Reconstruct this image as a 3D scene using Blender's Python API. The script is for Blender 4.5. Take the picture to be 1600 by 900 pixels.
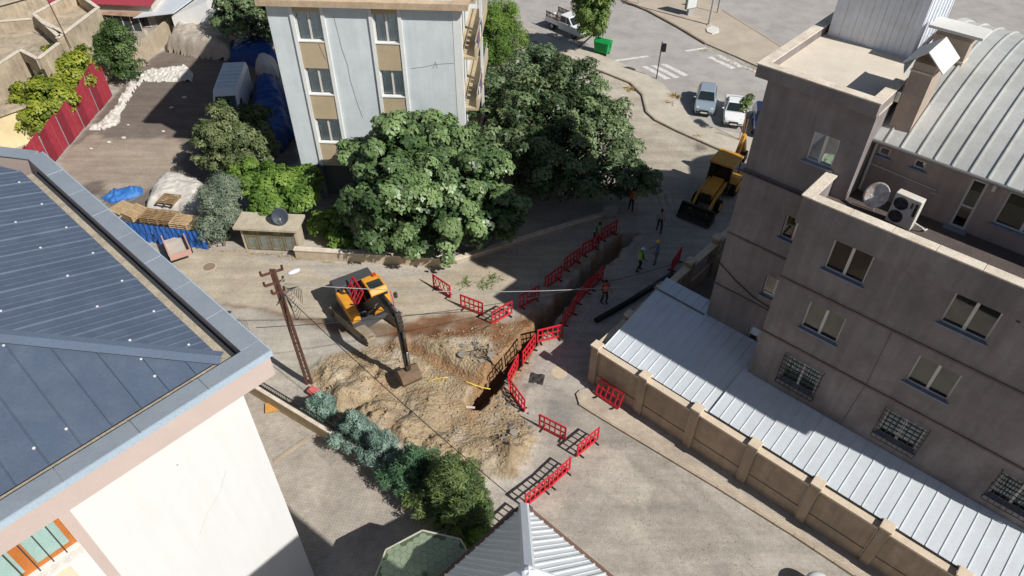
import bpy, bmesh, math, random
import numpy as np
from mathutils import Vector, Matrix
random.seed(7); rng = np.random.default_rng(11)
for o in list(bpy.data.objects): bpy.data.objects.remove(o)
scene = bpy.context.scene; col = scene.collection
R = math.radians
# ---------------------------------------------------------------- camera
FPX = 1110.; PITCH = R(42.4); ROLL = R(-.3); CAMH = 28.
_f = np.array([0, math.cos(PITCH), -math.sin(PITCH)]); _r = np.array([1., 0, 0]); _d = np.cross(_f, _r)
RX = _r*math.cos(ROLL) + _d*math.sin(ROLL); DY = -_r*math.sin(ROLL) + _d*math.cos(ROLL); FW = _f
CAM = np.array([0., 0, CAMH])
cam = bpy.data.objects.new('camera', bpy.data.cameras.new('camera')); col.objects.link(cam)
cam.data.sensor_width = 36; cam.data.lens = FPX/1600*36; cam.data.clip_end = 3000; cam.data.clip_start = .1
cam.matrix_world = Matrix(((RX[0], -DY[0], -FW[0], 0), (RX[1], -DY[1], -FW[1], 0), (RX[2], -DY[2], -FW[2], CAMH), (0, 0, 0, 1)))
scene.camera = cam
# ---------------------------------------------------------------- light
SUN_EL = R(42.5); SHADOW_AZ = R(143.2)          # direction in which shadows fall, from +x
tosun = Vector((-math.cos(SHADOW_AZ)*math.cos(SUN_EL), -math.sin(SHADOW_AZ)*math.cos(SUN_EL), math.sin(SUN_EL)))
w = bpy.data.worlds.new('World'); scene.world = w; w.use_nodes = True
nt = w.node_tree; bg = nt.nodes['Background']; sk = nt.nodes.new('ShaderNodeTexSky'); sk.sky_type = 'NISHITA'; sk.sun_disc = False
sk.sun_elevation = SUN_EL; sk.sun_rotation = math.atan2(tosun.x, tosun.y); sk.altitude = 400; sk.air_density = 1.0; sk.dust_density = 1.2
nt.links.new(sk.outputs[0], bg.inputs[0]); bg.inputs[1].default_value = .05
sl = bpy.data.lights.new('sun', 'SUN'); sl.energy = 4.3; sl.angle = R(.53); sl.color = (1, .98, .945)
so = bpy.data.objects.new('sun', sl); col.objects.link(so); so.location = (40, -40, 60)
so.rotation_euler = tosun.to_track_quat('Z', 'Y').to_euler()
vs = scene.view_settings; vs.view_transform = 'Standard'; vs.look = 'None'; vs.exposure = .19; vs.gamma = 1; vs.use_curve_mapping = False

# ---------------------------------------------------------------- helpers
def ray(x, y): return RX*(x-800)/FPX + DY*(y-450)/FPX + FW
def G(x, y, z=0.):
    """point at height z seen at photo pixel x, y"""
    v = ray(x, y); return CAM + v*((z-CAMH)/v[2])
def onplane(px, py, p0, nrm):
    v = ray(px, py); return CAM + v*(((np.array(p0)-CAM)@np.array(nrm))/(v@np.array(nrm)))
def S(r, g, b):
    f = lambda c: ((c/255+.055)/1.055)**2.4 if c/255 > .04045 else c/255/12.92
    return (f(r), f(g), f(b))
def heading(a, b): return math.atan2(b[1]-a[1], b[0]-a[0])

MATS = {}
def N(t, ty, **kw):
    n = t.nodes.new(ty)
    for k, v in kw.items(): setattr(n, k, v)
    return n
def mat(name, c, rough=.8, var=.12, scale=.6, fine=.08, fscale=18, bump=.15, bscale=25, metal=0., streak=0., c2=None, c2amt=.5, spec=.3, coat=0.):
    """procedural surface: base colour, large blotches, fine grain, optional rain streaks and a second tone"""
    if name in MATS: return MATS[name]
    m = bpy.data.materials.new(name); m.use_nodes = True; t = m.node_tree; L = t.links.new; b = t.nodes['Principled BSDF']
    pos = N(t, 'ShaderNodeNewGeometry').outputs['Position']
    n1 = N(t, 'ShaderNodeTexNoise'); n1.inputs['Scale'].default_value = scale; n1.inputs['Detail'].default_value = 6; n1.inputs['Roughness'].default_value = .65; L(pos, n1.inputs['Vector'])
    n2 = N(t, 'ShaderNodeTexNoise'); n2.inputs['Scale'].default_value = fscale; n2.inputs['Detail'].default_value = 3; L(pos, n2.inputs['Vector'])
    def rng_(src, lo, hi, a=.3, bb=.7):
        r = N(t, 'ShaderNodeMapRange'); r.inputs[1].default_value = a; r.inputs[2].default_value = bb; r.inputs[3].default_value = lo; r.inputs[4].default_value = hi; L(src, r.inputs[0]); return r.outputs[0]
    def mul(a, fac):
        x = N(t, 'ShaderNodeMix', data_type='RGBA', blend_type='MULTIPLY'); x.inputs[0].default_value = 1; L(a, x.inputs[6]); L(fac, x.inputs[7]); return x.outputs[2]
    rgb = N(t, 'ShaderNodeRGB'); rgb.outputs[0].default_value = (*c, 1); cur = rgb.outputs[0]
    if c2:
        n3 = N(t, 'ShaderNodeTexNoise'); n3.inputs['Scale'].default_value = scale*2.3; n3.inputs['Detail'].default_value = 7; n3.inputs['Roughness'].default_value = .7; L(pos, n3.inputs['Vector'])
        x = N(t, 'ShaderNodeMix', data_type='RGBA'); L(rng_(n3.outputs[0], 0, c2amt, .42, .66), x.inputs[0]); L(cur, x.inputs[6]); x.inputs[7].default_value = (*c2, 1); cur = x.outputs[2]
    if var: cur = mul(cur, rng_(n1.outputs[0], 1-var, 1+var))
    if fine: cur = mul(cur, rng_(n2.outputs[0], 1-fine, 1+fine))
    if streak:
        mp = N(t, 'ShaderNodeMapping'); mp.inputs['Scale'].default_value = (2.2, 2.2, .22); L(pos, mp.inputs[0])
        n4 = N(t, 'ShaderNodeTexNoise'); n4.inputs['Scale'].default_value = 1.6; n4.inputs['Detail'].default_value = 5; L(mp.outputs[0], n4.inputs['Vector'])
        cur = mul(cur, rng_(n4.outputs[0], 1-streak, 1+streak*.5, .35, .65))
    L(cur, b.inputs['Base Color'])
    b.inputs['Roughness'].default_value = rough; b.inputs['Metallic'].default_value = metal
    if 'Specular IOR Level' in b.inputs: b.inputs['Specular IOR Level'].default_value = spec
    if coat: b.inputs['Coat Weight'].default_value = coat; b.inputs['Coat Roughness'].default_value = .08
    if bump:
        nb = N(t, 'ShaderNodeTexNoise'); nb.inputs['Scale'].default_value = bscale; nb.inputs['Detail'].default_value = 4; L(pos, nb.inputs['Vector'])
        bp = N(t, 'ShaderNodeBump'); bp.inputs['Strength'].default_value = bump; bp.inputs['Distance'].default_value = .03; L(nb.outputs[0], bp.inputs['Height']); L(bp.outputs[0], b.inputs['Normal'])
    MATS[name] = m; return m
def glass_mat(name, tint, mixf=.45):
    if name in MATS: return MATS[name]
    m = bpy.data.materials.new(name); m.use_nodes = True; t = m.node_tree; t.nodes.clear(); L = t.links.new
    out = N(t, 'ShaderNodeOutputMaterial'); tr = N(t, 'ShaderNodeBsdfTransparent'); tr.inputs[0].default_value = (*tint, 1)
    gl = N(t, 'ShaderNodeBsdfGlossy'); gl.inputs['Roughness'].default_value = .03; gl.inputs[0].default_value = (.9, .93, .95, 1)
    lw = N(t, 'ShaderNodeLayerWeight'); lw.inputs[0].default_value = mixf; mx = N(t, 'ShaderNodeMixShader')
    L(lw.outputs['Fresnel'], mx.inputs[0]); L(tr.outputs[0], mx.inputs[1]); L(gl.outputs[0], mx.inputs[2]); L(mx.outputs[0], out.inputs[0]); MATS[name] = m; return m
def leaf_mat(name, c, c2, rough=.5, trans=.25):
    if name in MATS: return MATS[name]
    m = bpy.data.materials.new(name); m.use_nodes = True; t = m.node_tree; L = t.links.new; b = t.nodes['Principled BSDF']
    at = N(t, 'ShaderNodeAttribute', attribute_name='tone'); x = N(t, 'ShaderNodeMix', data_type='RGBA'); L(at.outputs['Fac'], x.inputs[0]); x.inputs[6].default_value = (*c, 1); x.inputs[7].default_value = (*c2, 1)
    L(x.outputs[2], b.inputs['Base Color']); b.inputs['Roughness'].default_value = rough; b.inputs['Specular IOR Level'].default_value = .35
    tl = N(t, 'ShaderNodeBsdfTranslucent'); L(x.outputs[2], tl.inputs[0]); mx = N(t, 'ShaderNodeMixShader'); mx.inputs[0].default_value = trans
    out = t.nodes['Material Output']; L(b.outputs[0], mx.inputs[1]); L(tl.outputs[0], mx.inputs[2]); L(mx.outputs[0], out.inputs[0]); MATS[name] = m; return m

class MB:
    """collects faces; build() links them as one mesh object"""
    def __init__(s, T=None): s.v = []; s.f = []; s.T = T
    def add(s, vs, fs):
        o = len(s.v)
        s.v += [tuple(s.T @ Vector(p)) for p in vs] if s.T is not None else [tuple(map(float, p)) for p in vs]
        s.f += [tuple(i+o for i in f) for f in fs]; return s
    def box(s, x0, x1, y0, y1, z0, z1, X=None):
        p = [(x0,y0,z0),(x1,y0,z0),(x1,y1,z0),(x0,y1,z0),(x0,y0,z1),(x1,y0,z1),(x1,y1,z1),(x0,y1,z1)]
        if X is not None: p = [tuple(X @ Vector(q)) for q in p]
        return s.add(p, [(3,2,1,0),(4,5,6,7),(0,1,5,4),(1,2,6,5),(2,3,7,6),(3,0,4,7)])
    def prism(s, poly, z0, z1, X=None):
        n = len(poly); z0 = z0 if hasattr(z0, '__len__') else [z0]*n; z1 = z1 if hasattr(z1, '__len__') else [z1]*n
        p = [(q[0], q[1], z) for q, z in zip(poly, z0)] + [(q[0], q[1], z) for q, z in zip(poly, z1)]
        if X is not None: p = [tuple(X @ Vector(q)) for q in p]
        return s.add(p, [tuple(range(n-1, -1, -1)), tuple(range(n, 2*n))] + [(i, (i+1) % n, n+(i+1) % n, n+i) for i in range(n)])
    def side(s, prof, y0, y1):
        """profile in x,z extruded along y"""
        n = len(prof); p = [(q[0], y0, q[1]) for q in prof] + [(q[0], y1, q[1]) for q in prof]
        return s.add(p, [tuple(range(n)), tuple(range(2*n-1, n-1, -1))] + [((i+1) % n, i, n+i, n+(i+1) % n) for i in range(n)])
    def tube(s, pts, r, n=8, caps=True):
        pts = [Vector(p) for p in pts]; m = len(pts); rr = r if hasattr(r, '__len__') else [r]*m
        vs = []; up = Vector((0, 0, 1))
        for i, p in enumerate(pts):
            d = (pts[min(i+1, m-1)] - pts[max(i-1, 0)]).normalized()
            a = d.cross(up) if abs(d.z) < .95 else d.cross(Vector((1, 0, 0)))
            a.normalize(); b = d.cross(a)
            vs += [p + (a*math.cos(2*math.pi*k/n) + b*math.sin(2*math.pi*k/n))*rr[i] for k in range(n)]
        fs = [(i*n+k, i*n+(k+1) % n, (i+1)*n+(k+1) % n, (i+1)*n+k) for i in range(m-1) for k in range(n)]
        if caps: fs += [tuple(range(n-1, -1, -1)), tuple(range((m-1)*n, m*n))]
        return s.add(vs, fs)
    def bar(s, a, b, w, h):
        """rectangular bar from a to b"""
        a = Vector(a); b = Vector(b); d = (b-a).normalized(); x = d.cross(Vector((0, 0, 1)))
        if x.length < .05: x = Vector((1, 0, 0))
        x.normalize(); y = x.cross(d); q = [(-1,-1),(1,-1),(1,1),(-1,1)]
        vs = [p + x*(w/2*i) + y*(h/2*j) for p in (a, b) for i, j in q]
        return s.add(vs, [(0,1,2,3),(7,6,5,4),(1,0,4,5),(2,1,5,6),(3,2,6,7),(0,3,7,4)])
    def loft(s, rings, caps=True):
        n = len(rings[0]); vs = [p for r in rings for p in r]; m = len(rings)
        fs = [(i*n+k, i*n+(k+1) % n, (i+1)*n+(k+1) % n, (i+1)*n+k) for i in range(m-1) for k in range(n)]
        if caps: fs += [tuple(range(n-1, -1, -1)), tuple(range((m-1)*n, m*n))]
        return s.add(vs, fs)
    def sphere(s, c, r, nu=12, nv=8, sq=(1, 1, 1), v0=0., v1=1.):
        rings = []
        for j in range(nv+1):
            t = math.pi*(v0+(v1-v0)*j/nv); rr = max(math.sin(t), .001)
            rings.append([(c[0]+r*sq[0]*rr*math.cos(2*math.pi*k/nu), c[1]+r*sq[1]*rr*math.sin(2*math.pi*k/nu), c[2]+r*sq[2]*math.cos(t)) for k in range(nu)])
        return s.loft(rings)
    def quad(s, a, b, c, d): return s.add([a, b, c, d], [(0, 1, 2, 3)])
    def build(s, name, m, parent=None, smooth=False, bevel=0., kind=None, label=None):
        me = bpy.data.meshes.new(name); me.from_pydata(s.v, [], s.f); me.update()
        b = bmesh.new(); b.from_mesh(me); bmesh.ops.recalc_face_normals(b, faces=b.faces); b.to_mesh(me); b.free()
        if smooth: me.shade_smooth()
        return link(name, me, m, parent, bevel, kind, label)
def link(name, me, m, parent=None, bevel=0., kind=None, label=None):
    o = bpy.data.objects.new(name, me); col.objects.link(o)
    if m is not None:
        if isinstance(m, (list, tuple)):
            ix = [f.material_index for f in me.polygons]
            me.materials.clear()
            for x in m: me.materials.append(x)
            me.polygons.foreach_set('material_index', ix)
        else: me.materials.clear(); me.materials.append(m)
    if parent is not None: o.parent = parent
    if bevel:
        bv = o.modifiers.new('bevel', 'BEVEL'); bv.width = bevel; bv.segments = 2; bv.limit_method = 'ANGLE'; bv.angle_limit = R(40)
    if kind: o['kind'] = kind
    if label: o['label'] = label
    return o
def thing(name, label, cat, loc=(0, 0, 0), rz=0., group=None):
    o = bpy.data.objects.new(name, None); col.objects.link(o); o.empty_display_size = .3
    o.location = tuple(float(x) for x in loc); o.rotation_euler = (0, 0, rz); o['label'] = label; o['category'] = cat
    if group: o['group'] = group
    return o
def tag(o, label, cat, group=None, kind=None):
    o['label'] = label; o['category'] = cat
    if group: o['group'] = group
    return o
def dup(root, loc=None, rz=None, label=None, parent=None):
    r = root.copy(); col.objects.link(r)
    if loc is not None: r.location = tuple(float(x) for x in loc)
    if rz is not None: r.rotation_euler = (0, 0, rz)
    if label: r['label'] = label
    if parent is not None: r.parent = parent
    for ch in root.children:
        c = ch.copy(); col.objects.link(c); c.parent = r
        for g in ch.children:
            d = g.copy(); col.objects.link(d); d.parent = c
    return r
def fbm(x, y, sc=1., oct=4, seed=0):
    """value noise in -1..1"""
    out = np.zeros_like(x, dtype=float); amp = 1.; tot = 0.
    r = np.random.default_rng(seed); tab = r.random((256, 256))*2-1
    for k in range(oct):
        u = x*sc+17.3*k; v = y*sc+9.1*k; i = np.floor(u).astype(int); j = np.floor(v).astype(int); a = u-i; b = v-j
        a = a*a*(3-2*a); b = b*b*(3-2*b); i0 = i & 255; i1 = (i+1) & 255; j0 = j & 255; j1 = (j+1) & 255
        out += amp*((tab[i0, j0]*(1-a)+tab[i1, j0]*a)*(1-b)+(tab[i0, j1]*(1-a)+tab[i1, j1]*a)*b); tot += amp; amp *= .5; sc *= 2.03
    return out/tot
def inpoly(x, y, poly):
    c = np.zeros(x.shape, bool); n = len(poly)
    for i in range(n):
        x0, y0 = poly[i][:2]; x1, y1 = poly[(i+1) % n][:2]
        if y0 == y1: continue
        k = ((y0 > y) != (y1 > y)) & (x < (x1-x0)*(y-y0)/(y1-y0)+x0); c ^= k
    return c
def segdist(x, y, pts):
    d = np.full(x.shape, 1e9); tt = np.zeros(x.shape); acc = 0.
    for (x0, y0), (x1, y1) in zip(pts[:-1], pts[1:]):
        l2 = (x1-x0)**2+(y1-y0)**2; t = np.clip(((x-x0)*(x1-x0)+(y-y0)*(y1-y0))/l2, 0, 1)
        e = np.hypot(x-x0-t*(x1-x0), y-y0-t*(y1-y0)); k = e < d; d = np.where(k, e, d); tt = np.where(k, acc+t*math.sqrt(l2), tt); acc += math.sqrt(l2)
    return d, tt
def sm(a, b, x): t = np.clip((x-a)/(b-a), 0, 1); return t*t*(3-2*t)
def GP(l, z=0.): return [tuple(G(x, y, z)[:2]) for x, y in l]
# ================================================================ ground
TR = GP([(742,628),(770,597),(806,556),(840,513),(870,480),(905,442),(945,400),(985,362)])
CH = GP([(640,540),(690,565),(735,590),(765,600)])          # shallow dig running into the trench
MOUNDS = [(520,592,1.3,.55),(545,625,1.5,.85),(585,600,1.6,.6),(590,660,1.6,.9),(635,690,1.5,.8),(655,645,1.5,.45),(690,712,1.4,.75),(740,722,1.4,.8),(790,712,1.2,.7),(812,690,.8,.4),(830,610,.5,.15),(700,530,1.3,.25),(770,560,.9,.35),(760,520,1.0,.3),(690,640,1.4,.2),(905,470,.6,.3),(850,455,.5,.25)]
DIRT = GP([(500,560),(560,545),(640,530),(700,520),(790,505),(830,490),(850,520),(830,560),(800,600),(800,640),(835,670),(835,720),(800,745),(740,745),(690,725),(640,710),(590,695),(530,665),(500,620),(485,585)])
RED = GP([(655,500),(700,487),(745,492),(790,505),(830,495),(838,512),(800,540),(775,560),(760,530),(700,530),(640,545),(600,545),(600,520)])
RED2 = GP([(730,590),(790,545),(815,515),(800,590),(750,620)])
WET = GP([(345,476),(420,489),(470,505),(520,520),(610,530),(680,520),(640,500),(560,505),(480,498),(420,484),(350,472)])
YARD = GP([(178,150),(245,85),(300,60),(420,60),(440,130),(470,250),(400,290),(300,330),(180,330),(120,290),(95,248)])
YARD_PALE = GP([(95,250),(150,210),(200,215),(280,215),(310,230),(270,290),(180,310),(110,290)])
GRAVEL = GP([(830,600),(880,610),(930,640),(1010,700),(1090,760),(1150,830),(1200,900),(900,900),(820,800),(850,720),(840,660)])
GREY1 = GP([(395,500),(470,520),(520,560),(480,600),(420,590),(395,540)])
LANE = GP([(250,370),(380,400),(560,440),(680,430),(800,400),(900,370),(880,420),(760,500),(620,500),(480,500),(330,470),(240,400)])
LOT = GP([(820,60),(870,85),(940,112),(985,132),(1005,150),(1010,178),(1060,208),(1130,240),(1140,330),(1000,330),(860,300),(740,200),(760,90)])
COURT = GP([(385,605),(470,632),(560,690),(650,745),(770,850),(840,1100),(500,1100),(380,700)])
def height(x, y):
    h = np.zeros_like(x)
    d, _ = segdist(x, y, TR); e = fbm(x, y, 1.3, 4, 3)
    act = np.exp(-(np.maximum(0, d-1.0)/1.5)**2)
    dm = inpoly(x+.25*fbm(x, y, 1.5, 3, 5), y+.25*fbm(x, y, 1.5, 3, 6), DIRT)
    m = np.zeros_like(x)
    for px, py, rad, hh in MOUNDS:
        c = G(px, py); q = np.hypot(x-c[0], y-c[1])/rad; m = np.maximum(m, hh*.85*np.exp(-(q*1.15)**2))
    clod = np.abs(fbm(x, y, 2.2, 5, 8)); lump = fbm(x, y, 5.5, 3, 9)
    sharp = np.abs(fbm(x, y, 4.2, 4, 14)); rough_ = np.clip(.75+.9*fbm(x, y, .45, 2, 15), .3, 1.2); h += m*(1+.6*e) + np.minimum(m*2.2, 1)*rough_*(clod*.28+sharp*.17-.05+np.abs(lump)*.07)
    dmf = dm*1.
    h += dmf*(.05*e+.05*np.abs(lump)) + act*(.07*np.abs(fbm(x, y, 3, 4, 12)))
    dc, _ = segdist(x, y, CH); h -= .45*(1-sm(.15, .55, dc+.18*e)) ; h += .16*np.exp(-((dc-.8)/.25)**2)*(1+e)
    # excavator ruts and far tyre ruts
    wdt = .46+.24*e+.14*fbm(x, y, 4, 3, 21)
    h = np.where(d < wdt+.16, h*sm(wdt, wdt+.14, d) - 1.6*(1-sm(wdt-.12, wdt+.10, d))*(1+.12*e) + .12*fbm(x, y, 5, 3, 23)*(1-sm(wdt-.1, wdt+.2, d)), h)
    h += .012*fbm(x, y, .35, 3, 31)*0
    return h
def lines(segs):
    out = []
    for a, b, s in segs: out += list(np.arange(a, b-1e-6, s))
    return np.array(out + [segs[-1][1]])
XS = lines([(-420,-80,40),(-80,-46,3.4),(-46,-12.4,.3),(-12.4,13,.1),(13,30,.42),(30,80,4),(80,420,40)])
YS = lines([(-300,-20,40),(-20,8,2),(8,11,.4),(11,36,.1),(36,80,.44),(80,120,4),(120,620,50)])
gx, gy = np.meshgrid(XS, YS, indexing='ij'); gz = height(gx, gy)
near = (gx > -12.3) & (gx < 8.9) & (gy > 15.1) & (gy < 35.9); gz = np.where(near, gz, 0.)
def zone(poly, wob=.35, sc=.9, seed=40, soft=.22):
    ax = gx+wob*fbm(gx, gy, sc, 4, seed); ay = gy+wob*fbm(gx, gy, sc, 4, seed+1); ins = inpoly(ax, ay, poly); d = segdist(ax, ay, list(poly)+[poly[0]])[0]
    return sm(-soft, soft, np.where(ins, d, -d)+.15*fbm(gx, gy, 3., 3, seed+2))
colr = np.empty(gx.shape+(3,)); colr[:] = S(184,175,163)
big = fbm(gx, gy, .22, 4, 50)[..., None]
def paint(mask, c, k=1.):
    mk = (mask*k)[..., None] if mask.ndim == 2 else mask
    colr[:] = colr*(1-mk) + np.array(c)*mk
paint(zone(LANE)*1., S(192,179,158)); paint(zone(LOT)*1., S(190,180,164)); paint(zone(GRAVEL, .5)*1., S(178,169,157), .8)
paint(zone(COURT, .02)*1., S(170,160,148))
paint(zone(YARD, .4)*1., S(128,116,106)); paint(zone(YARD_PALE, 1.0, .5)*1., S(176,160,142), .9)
paint(zone(GREY1, .4)*1., S(182,173,158)); paint(zone(DIRT, .3)*1., S(180,160,130)); paint(zone(WET, .2)*1., S(128,106,84), .85)
mdirt = zone(DIRT, .3)*1.
paint(np.clip(fbm(gx, gy, .8, 4, 60)*2.2-.2, 0, 1)*mdirt, S(190,178,160), .75)
paint(np.clip(fbm(gx, gy, 1.1, 4, 61)*2.4-.3, 0, 1)*mdirt, S(160,134,104), .7)
paint(zone(RED, .35, 1.2)*np.clip(.85+.8*fbm(gx, gy, 1.4, 3, 62), 0, 1), S(132,92,62), .92); paint(zone(RED2, .3, 1.2)*1., S(178,138,98), .6)
dtr, _ = segdist(gx, gy, TR)
paint(np.where(gz < -.12, 1., 0.)*np.where(gy < 27.5, 1., .45), S(156,122,90), .85)
paint(np.exp(-(np.maximum(0, dtr-.6)/.8)**2)*np.clip(.4+fbm(gx, gy, 1.5, 3, 66), 0, 1)*near, S(160,125,90), .8)
tr_ = np.exp(-((np.mod((gx*.66+gy*.75)+.5*fbm(gx, gy, .3, 2, 70), 2.3)-1.1)/.28)**2)*zone(LOT)*1.
paint(tr_*np.clip(.3+fbm(gx, gy, .5, 3, 72), 0, 1), S(170,153,133), .7)
paint(np.clip(fbm(gx, gy, .5, 4, 74)*2-.35, 0, 1)*(zone(LANE)*1.), S(170,156,136), .6)
paint(np.clip(fbm(gx, gy, .6, 4, 76)*2.2-.2, 0, 1)*(zone(GRAVEL, .5)*1.), S(160,150,140), .75)
paint(np.clip(fbm(gx, gy, .35, 4, 78)*2.2-.4, 0, 1)*(zone(LOT, .5)*1.), S(205,192,174), .7)
# wheel marks along the street, windrows of gravel, pale patched bays, damp spots
al = -gx*.673-gy*.74; ac = gx*.673+gy*.74; wob_ = .25*fbm(gx, gy, .25, 3, 80); stm = zone(GRAVEL, .5)
for c0, w_, cc, k_ in ((16.2,.16,(160,150,138),.6),(17.7,.16,(158,148,136),.6),(15.1,.3,(196,186,172),.6),(18.6,.35,(152,143,133),.55),(19.4,.2,(196,184,166),.5),(14.0,.22,(158,150,140),.5)):
    paint(np.exp(-((ac-c0-wob_)/w_)**2)*np.clip(.55+1.1*fbm(gx, gy, .7, 3, int(c0*10)), 0, 1)*stm, S(*cc), k_)
for pl, cc, k_ in (([(905,705),(960,700),(1020,760),(1010,800),(950,770),(895,735)],(200,190,175),.7), ([(836,800),(862,765),(890,772),(866,816)],(190,180,166),.8), ([(860,620),(905,640),(890,668),(850,650)],(150,146,140),.6), ([(760,405),(805,425),(770,455),(735,440),(700,425)],(184,170,148),.7), ([(1000,820),(1090,800),(1130,860),(1040,890)],(168,158,146),.55), ([(395,505),(470,522),(515,560),(470,590),(410,575)],(194,186,172),.6), ([(560,425),(640,440),(640,480),(560,470)],(178,164,142),.5), ([(930,235),(1000,215),(1080,240),(1040,262),(960,262)],(170,158,142),.5), ([(1082,226),(1095,224),(1102,232),(1090,236)],(110,98,84),.7), ([(120,288),(165,283),(160,300),(130,305)],(92,82,76),.7)):
    paint(zone(GP(pl), .18, 1.3, 90, .1), S(*cc), k_)
lt = zone(LOT); trd = np.exp(-((np.mod(al*1.0+.3*fbm(gx, gy, .4, 2, 83), .34)-.17)/.06)**2)*np.exp(-((ac-36.2+.4*fbm(gx, gy, .3, 2, 84))/1.3)**2)
paint(trd*lt*np.clip(.4+fbm(gx, gy, .6, 2, 85), 0, 1), S(140,127,110), .7)
colr *= (1+.10*big)
nx, ny = gx.shape
me = bpy.data.meshes.new('ground'); vv = np.stack([gx, gy, gz], -1).reshape(-1, 3)
idx = np.arange(nx*ny).reshape(nx, ny); q = np.stack([idx[:-1, :-1], idx[1:, :-1], idx[1:, 1:], idx[:-1, 1:]], -1).reshape(-1, 4)
me.vertices.add(len(vv)); me.vertices.foreach_set('co', vv.ravel().astype(np.float32)); me.loops.add(q.size); me.loops.foreach_set('vertex_index', q.ravel().astype(np.int32))
me.polygons.add(len(q)); me.polygons.foreach_set('loop_start', (np.arange(len(q))*4).astype(np.int32)); me.update(calc_edges=True); me.validate()
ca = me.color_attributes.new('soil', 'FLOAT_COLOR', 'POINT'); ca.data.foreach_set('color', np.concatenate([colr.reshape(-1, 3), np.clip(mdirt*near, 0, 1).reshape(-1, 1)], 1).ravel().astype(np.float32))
me.shade_smooth()
gm = bpy.data.materials.new('soil_ground'); gm.use_nodes = True; t = gm.node_tree; L = t.links.new; b = t.nodes['Principled BSDF']
pos = N(t, 'ShaderNodeNewGeometry').outputs['Position']; at = N(t, 'ShaderNodeAttribute', attribute_name='soil'); cur = at.outputs['Color']
for sc, lo, hi, det in ((.7, .86, 1.12, 6), (5, .88, 1.1, 5), (28, .66, 1.25, 3), (75, .72, 1.22, 2)):
    n = N(t, 'ShaderNodeTexNoise'); n.inputs['Scale'].default_value = sc; n.inputs['Detail'].default_value = det; n.inputs['Roughness'].default_value = .65; L(pos, n.inputs['Vector'])
    r = N(t, 'ShaderNodeMapRange'); r.inputs[1].default_value = .32; r.inputs[2].default_value = .68; r.inputs[3].default_value = lo; r.inputs[4].default_value = hi; L(n.outputs[0], r.inputs[0])
    x = N(t, 'ShaderNodeMix', data_type='RGBA', blend_type='MULTIPLY'); x.inputs[0].default_value = 1; L(cur, x.inputs[6]); L(r.outputs[0], x.inputs[7]); cur = x.outputs[2]
mp = N(t, 'ShaderNodeMapping'); mp.inputs['Rotation'].default_value = (0, 0, R(42)); mp.inputs['Scale'].default_value = (.16, 1.5, 1); L(pos, mp.inputs[0])
n = N(t, 'ShaderNodeTexNoise'); n.inputs['Scale'].default_value = 1.3; n.inputs['Detail'].default_value = 6; n.inputs['Roughness'].default_value = .6; L(mp.outputs[0], n.inputs['Vector']); r = N(t, 'ShaderNodeMapRange'); r.inputs[1].default_value = .35; r.inputs[2].default_value = .65; r.inputs[3].default_value = .86; r.inputs[4].default_value = 1.08; L(n.outputs[0], r.inputs[0])
x = N(t, 'ShaderNodeMix', data_type='RGBA', blend_type='MULTIPLY'); x.inputs[0].default_value = 1; L(cur, x.inputs[6]); L(r.outputs[0], x.inputs[7]); cur = x.outputs[2]
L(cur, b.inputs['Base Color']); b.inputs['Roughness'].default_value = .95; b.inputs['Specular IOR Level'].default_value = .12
n = N(t, 'ShaderNodeTexNoise'); n.inputs['Scale'].default_value = 22; n.inputs['Detail'].default_value = 5; n.inputs['Roughness'].default_value = .7; L(pos, n.inputs['Vector'])
n5 = N(t, 'ShaderNodeTexVoronoi'); n5.inputs['Scale'].default_value = 7.; L(pos, n5.inputs['Vector']); n6 = N(t, 'ShaderNodeTexNoise'); n6.inputs['Scale'].default_value = 9; n6.inputs['Detail'].default_value = 8; n6.inputs['Roughness'].default_value = .75; L(pos, n6.inputs['Vector'])
s5 = N(t, 'ShaderNodeMath', operation='MULTIPLY_ADD'); L(n5.outputs['Distance'], s5.inputs[0]); s5.inputs[1].default_value = -1.2; L(n6.outputs[0], s5.inputs[2]); s6 = N(t, 'ShaderNodeMath', operation='MULTIPLY'); L(s5.outputs[0], s6.inputs[0]); L(at.outputs['Alpha'], s6.inputs[1])
s7 = N(t, 'ShaderNodeMath', operation='MULTIPLY_ADD'); L(s6.outputs[0], s7.inputs[0]); s7.inputs[1].default_value = 2.2; L(n.outputs[0], s7.inputs[2])
bp = N(t, 'ShaderNodeBump'); bp.inputs['Strength'].default_value = .6; bp.inputs['Distance'].default_value = .045; L(s7.outputs[0], bp.inputs['Height']); L(bp.outputs[0], b.inputs['Normal'])
g_ = link('ground', me, gm); g_['kind'] = 'structure'
def gz_at(x, y): return float(height(np.array([[x]], float), np.array([[y]], float))[0, 0]) if (-12.3 < x < 8.9 and 15.1 < y < 35.9) else 0.

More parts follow.
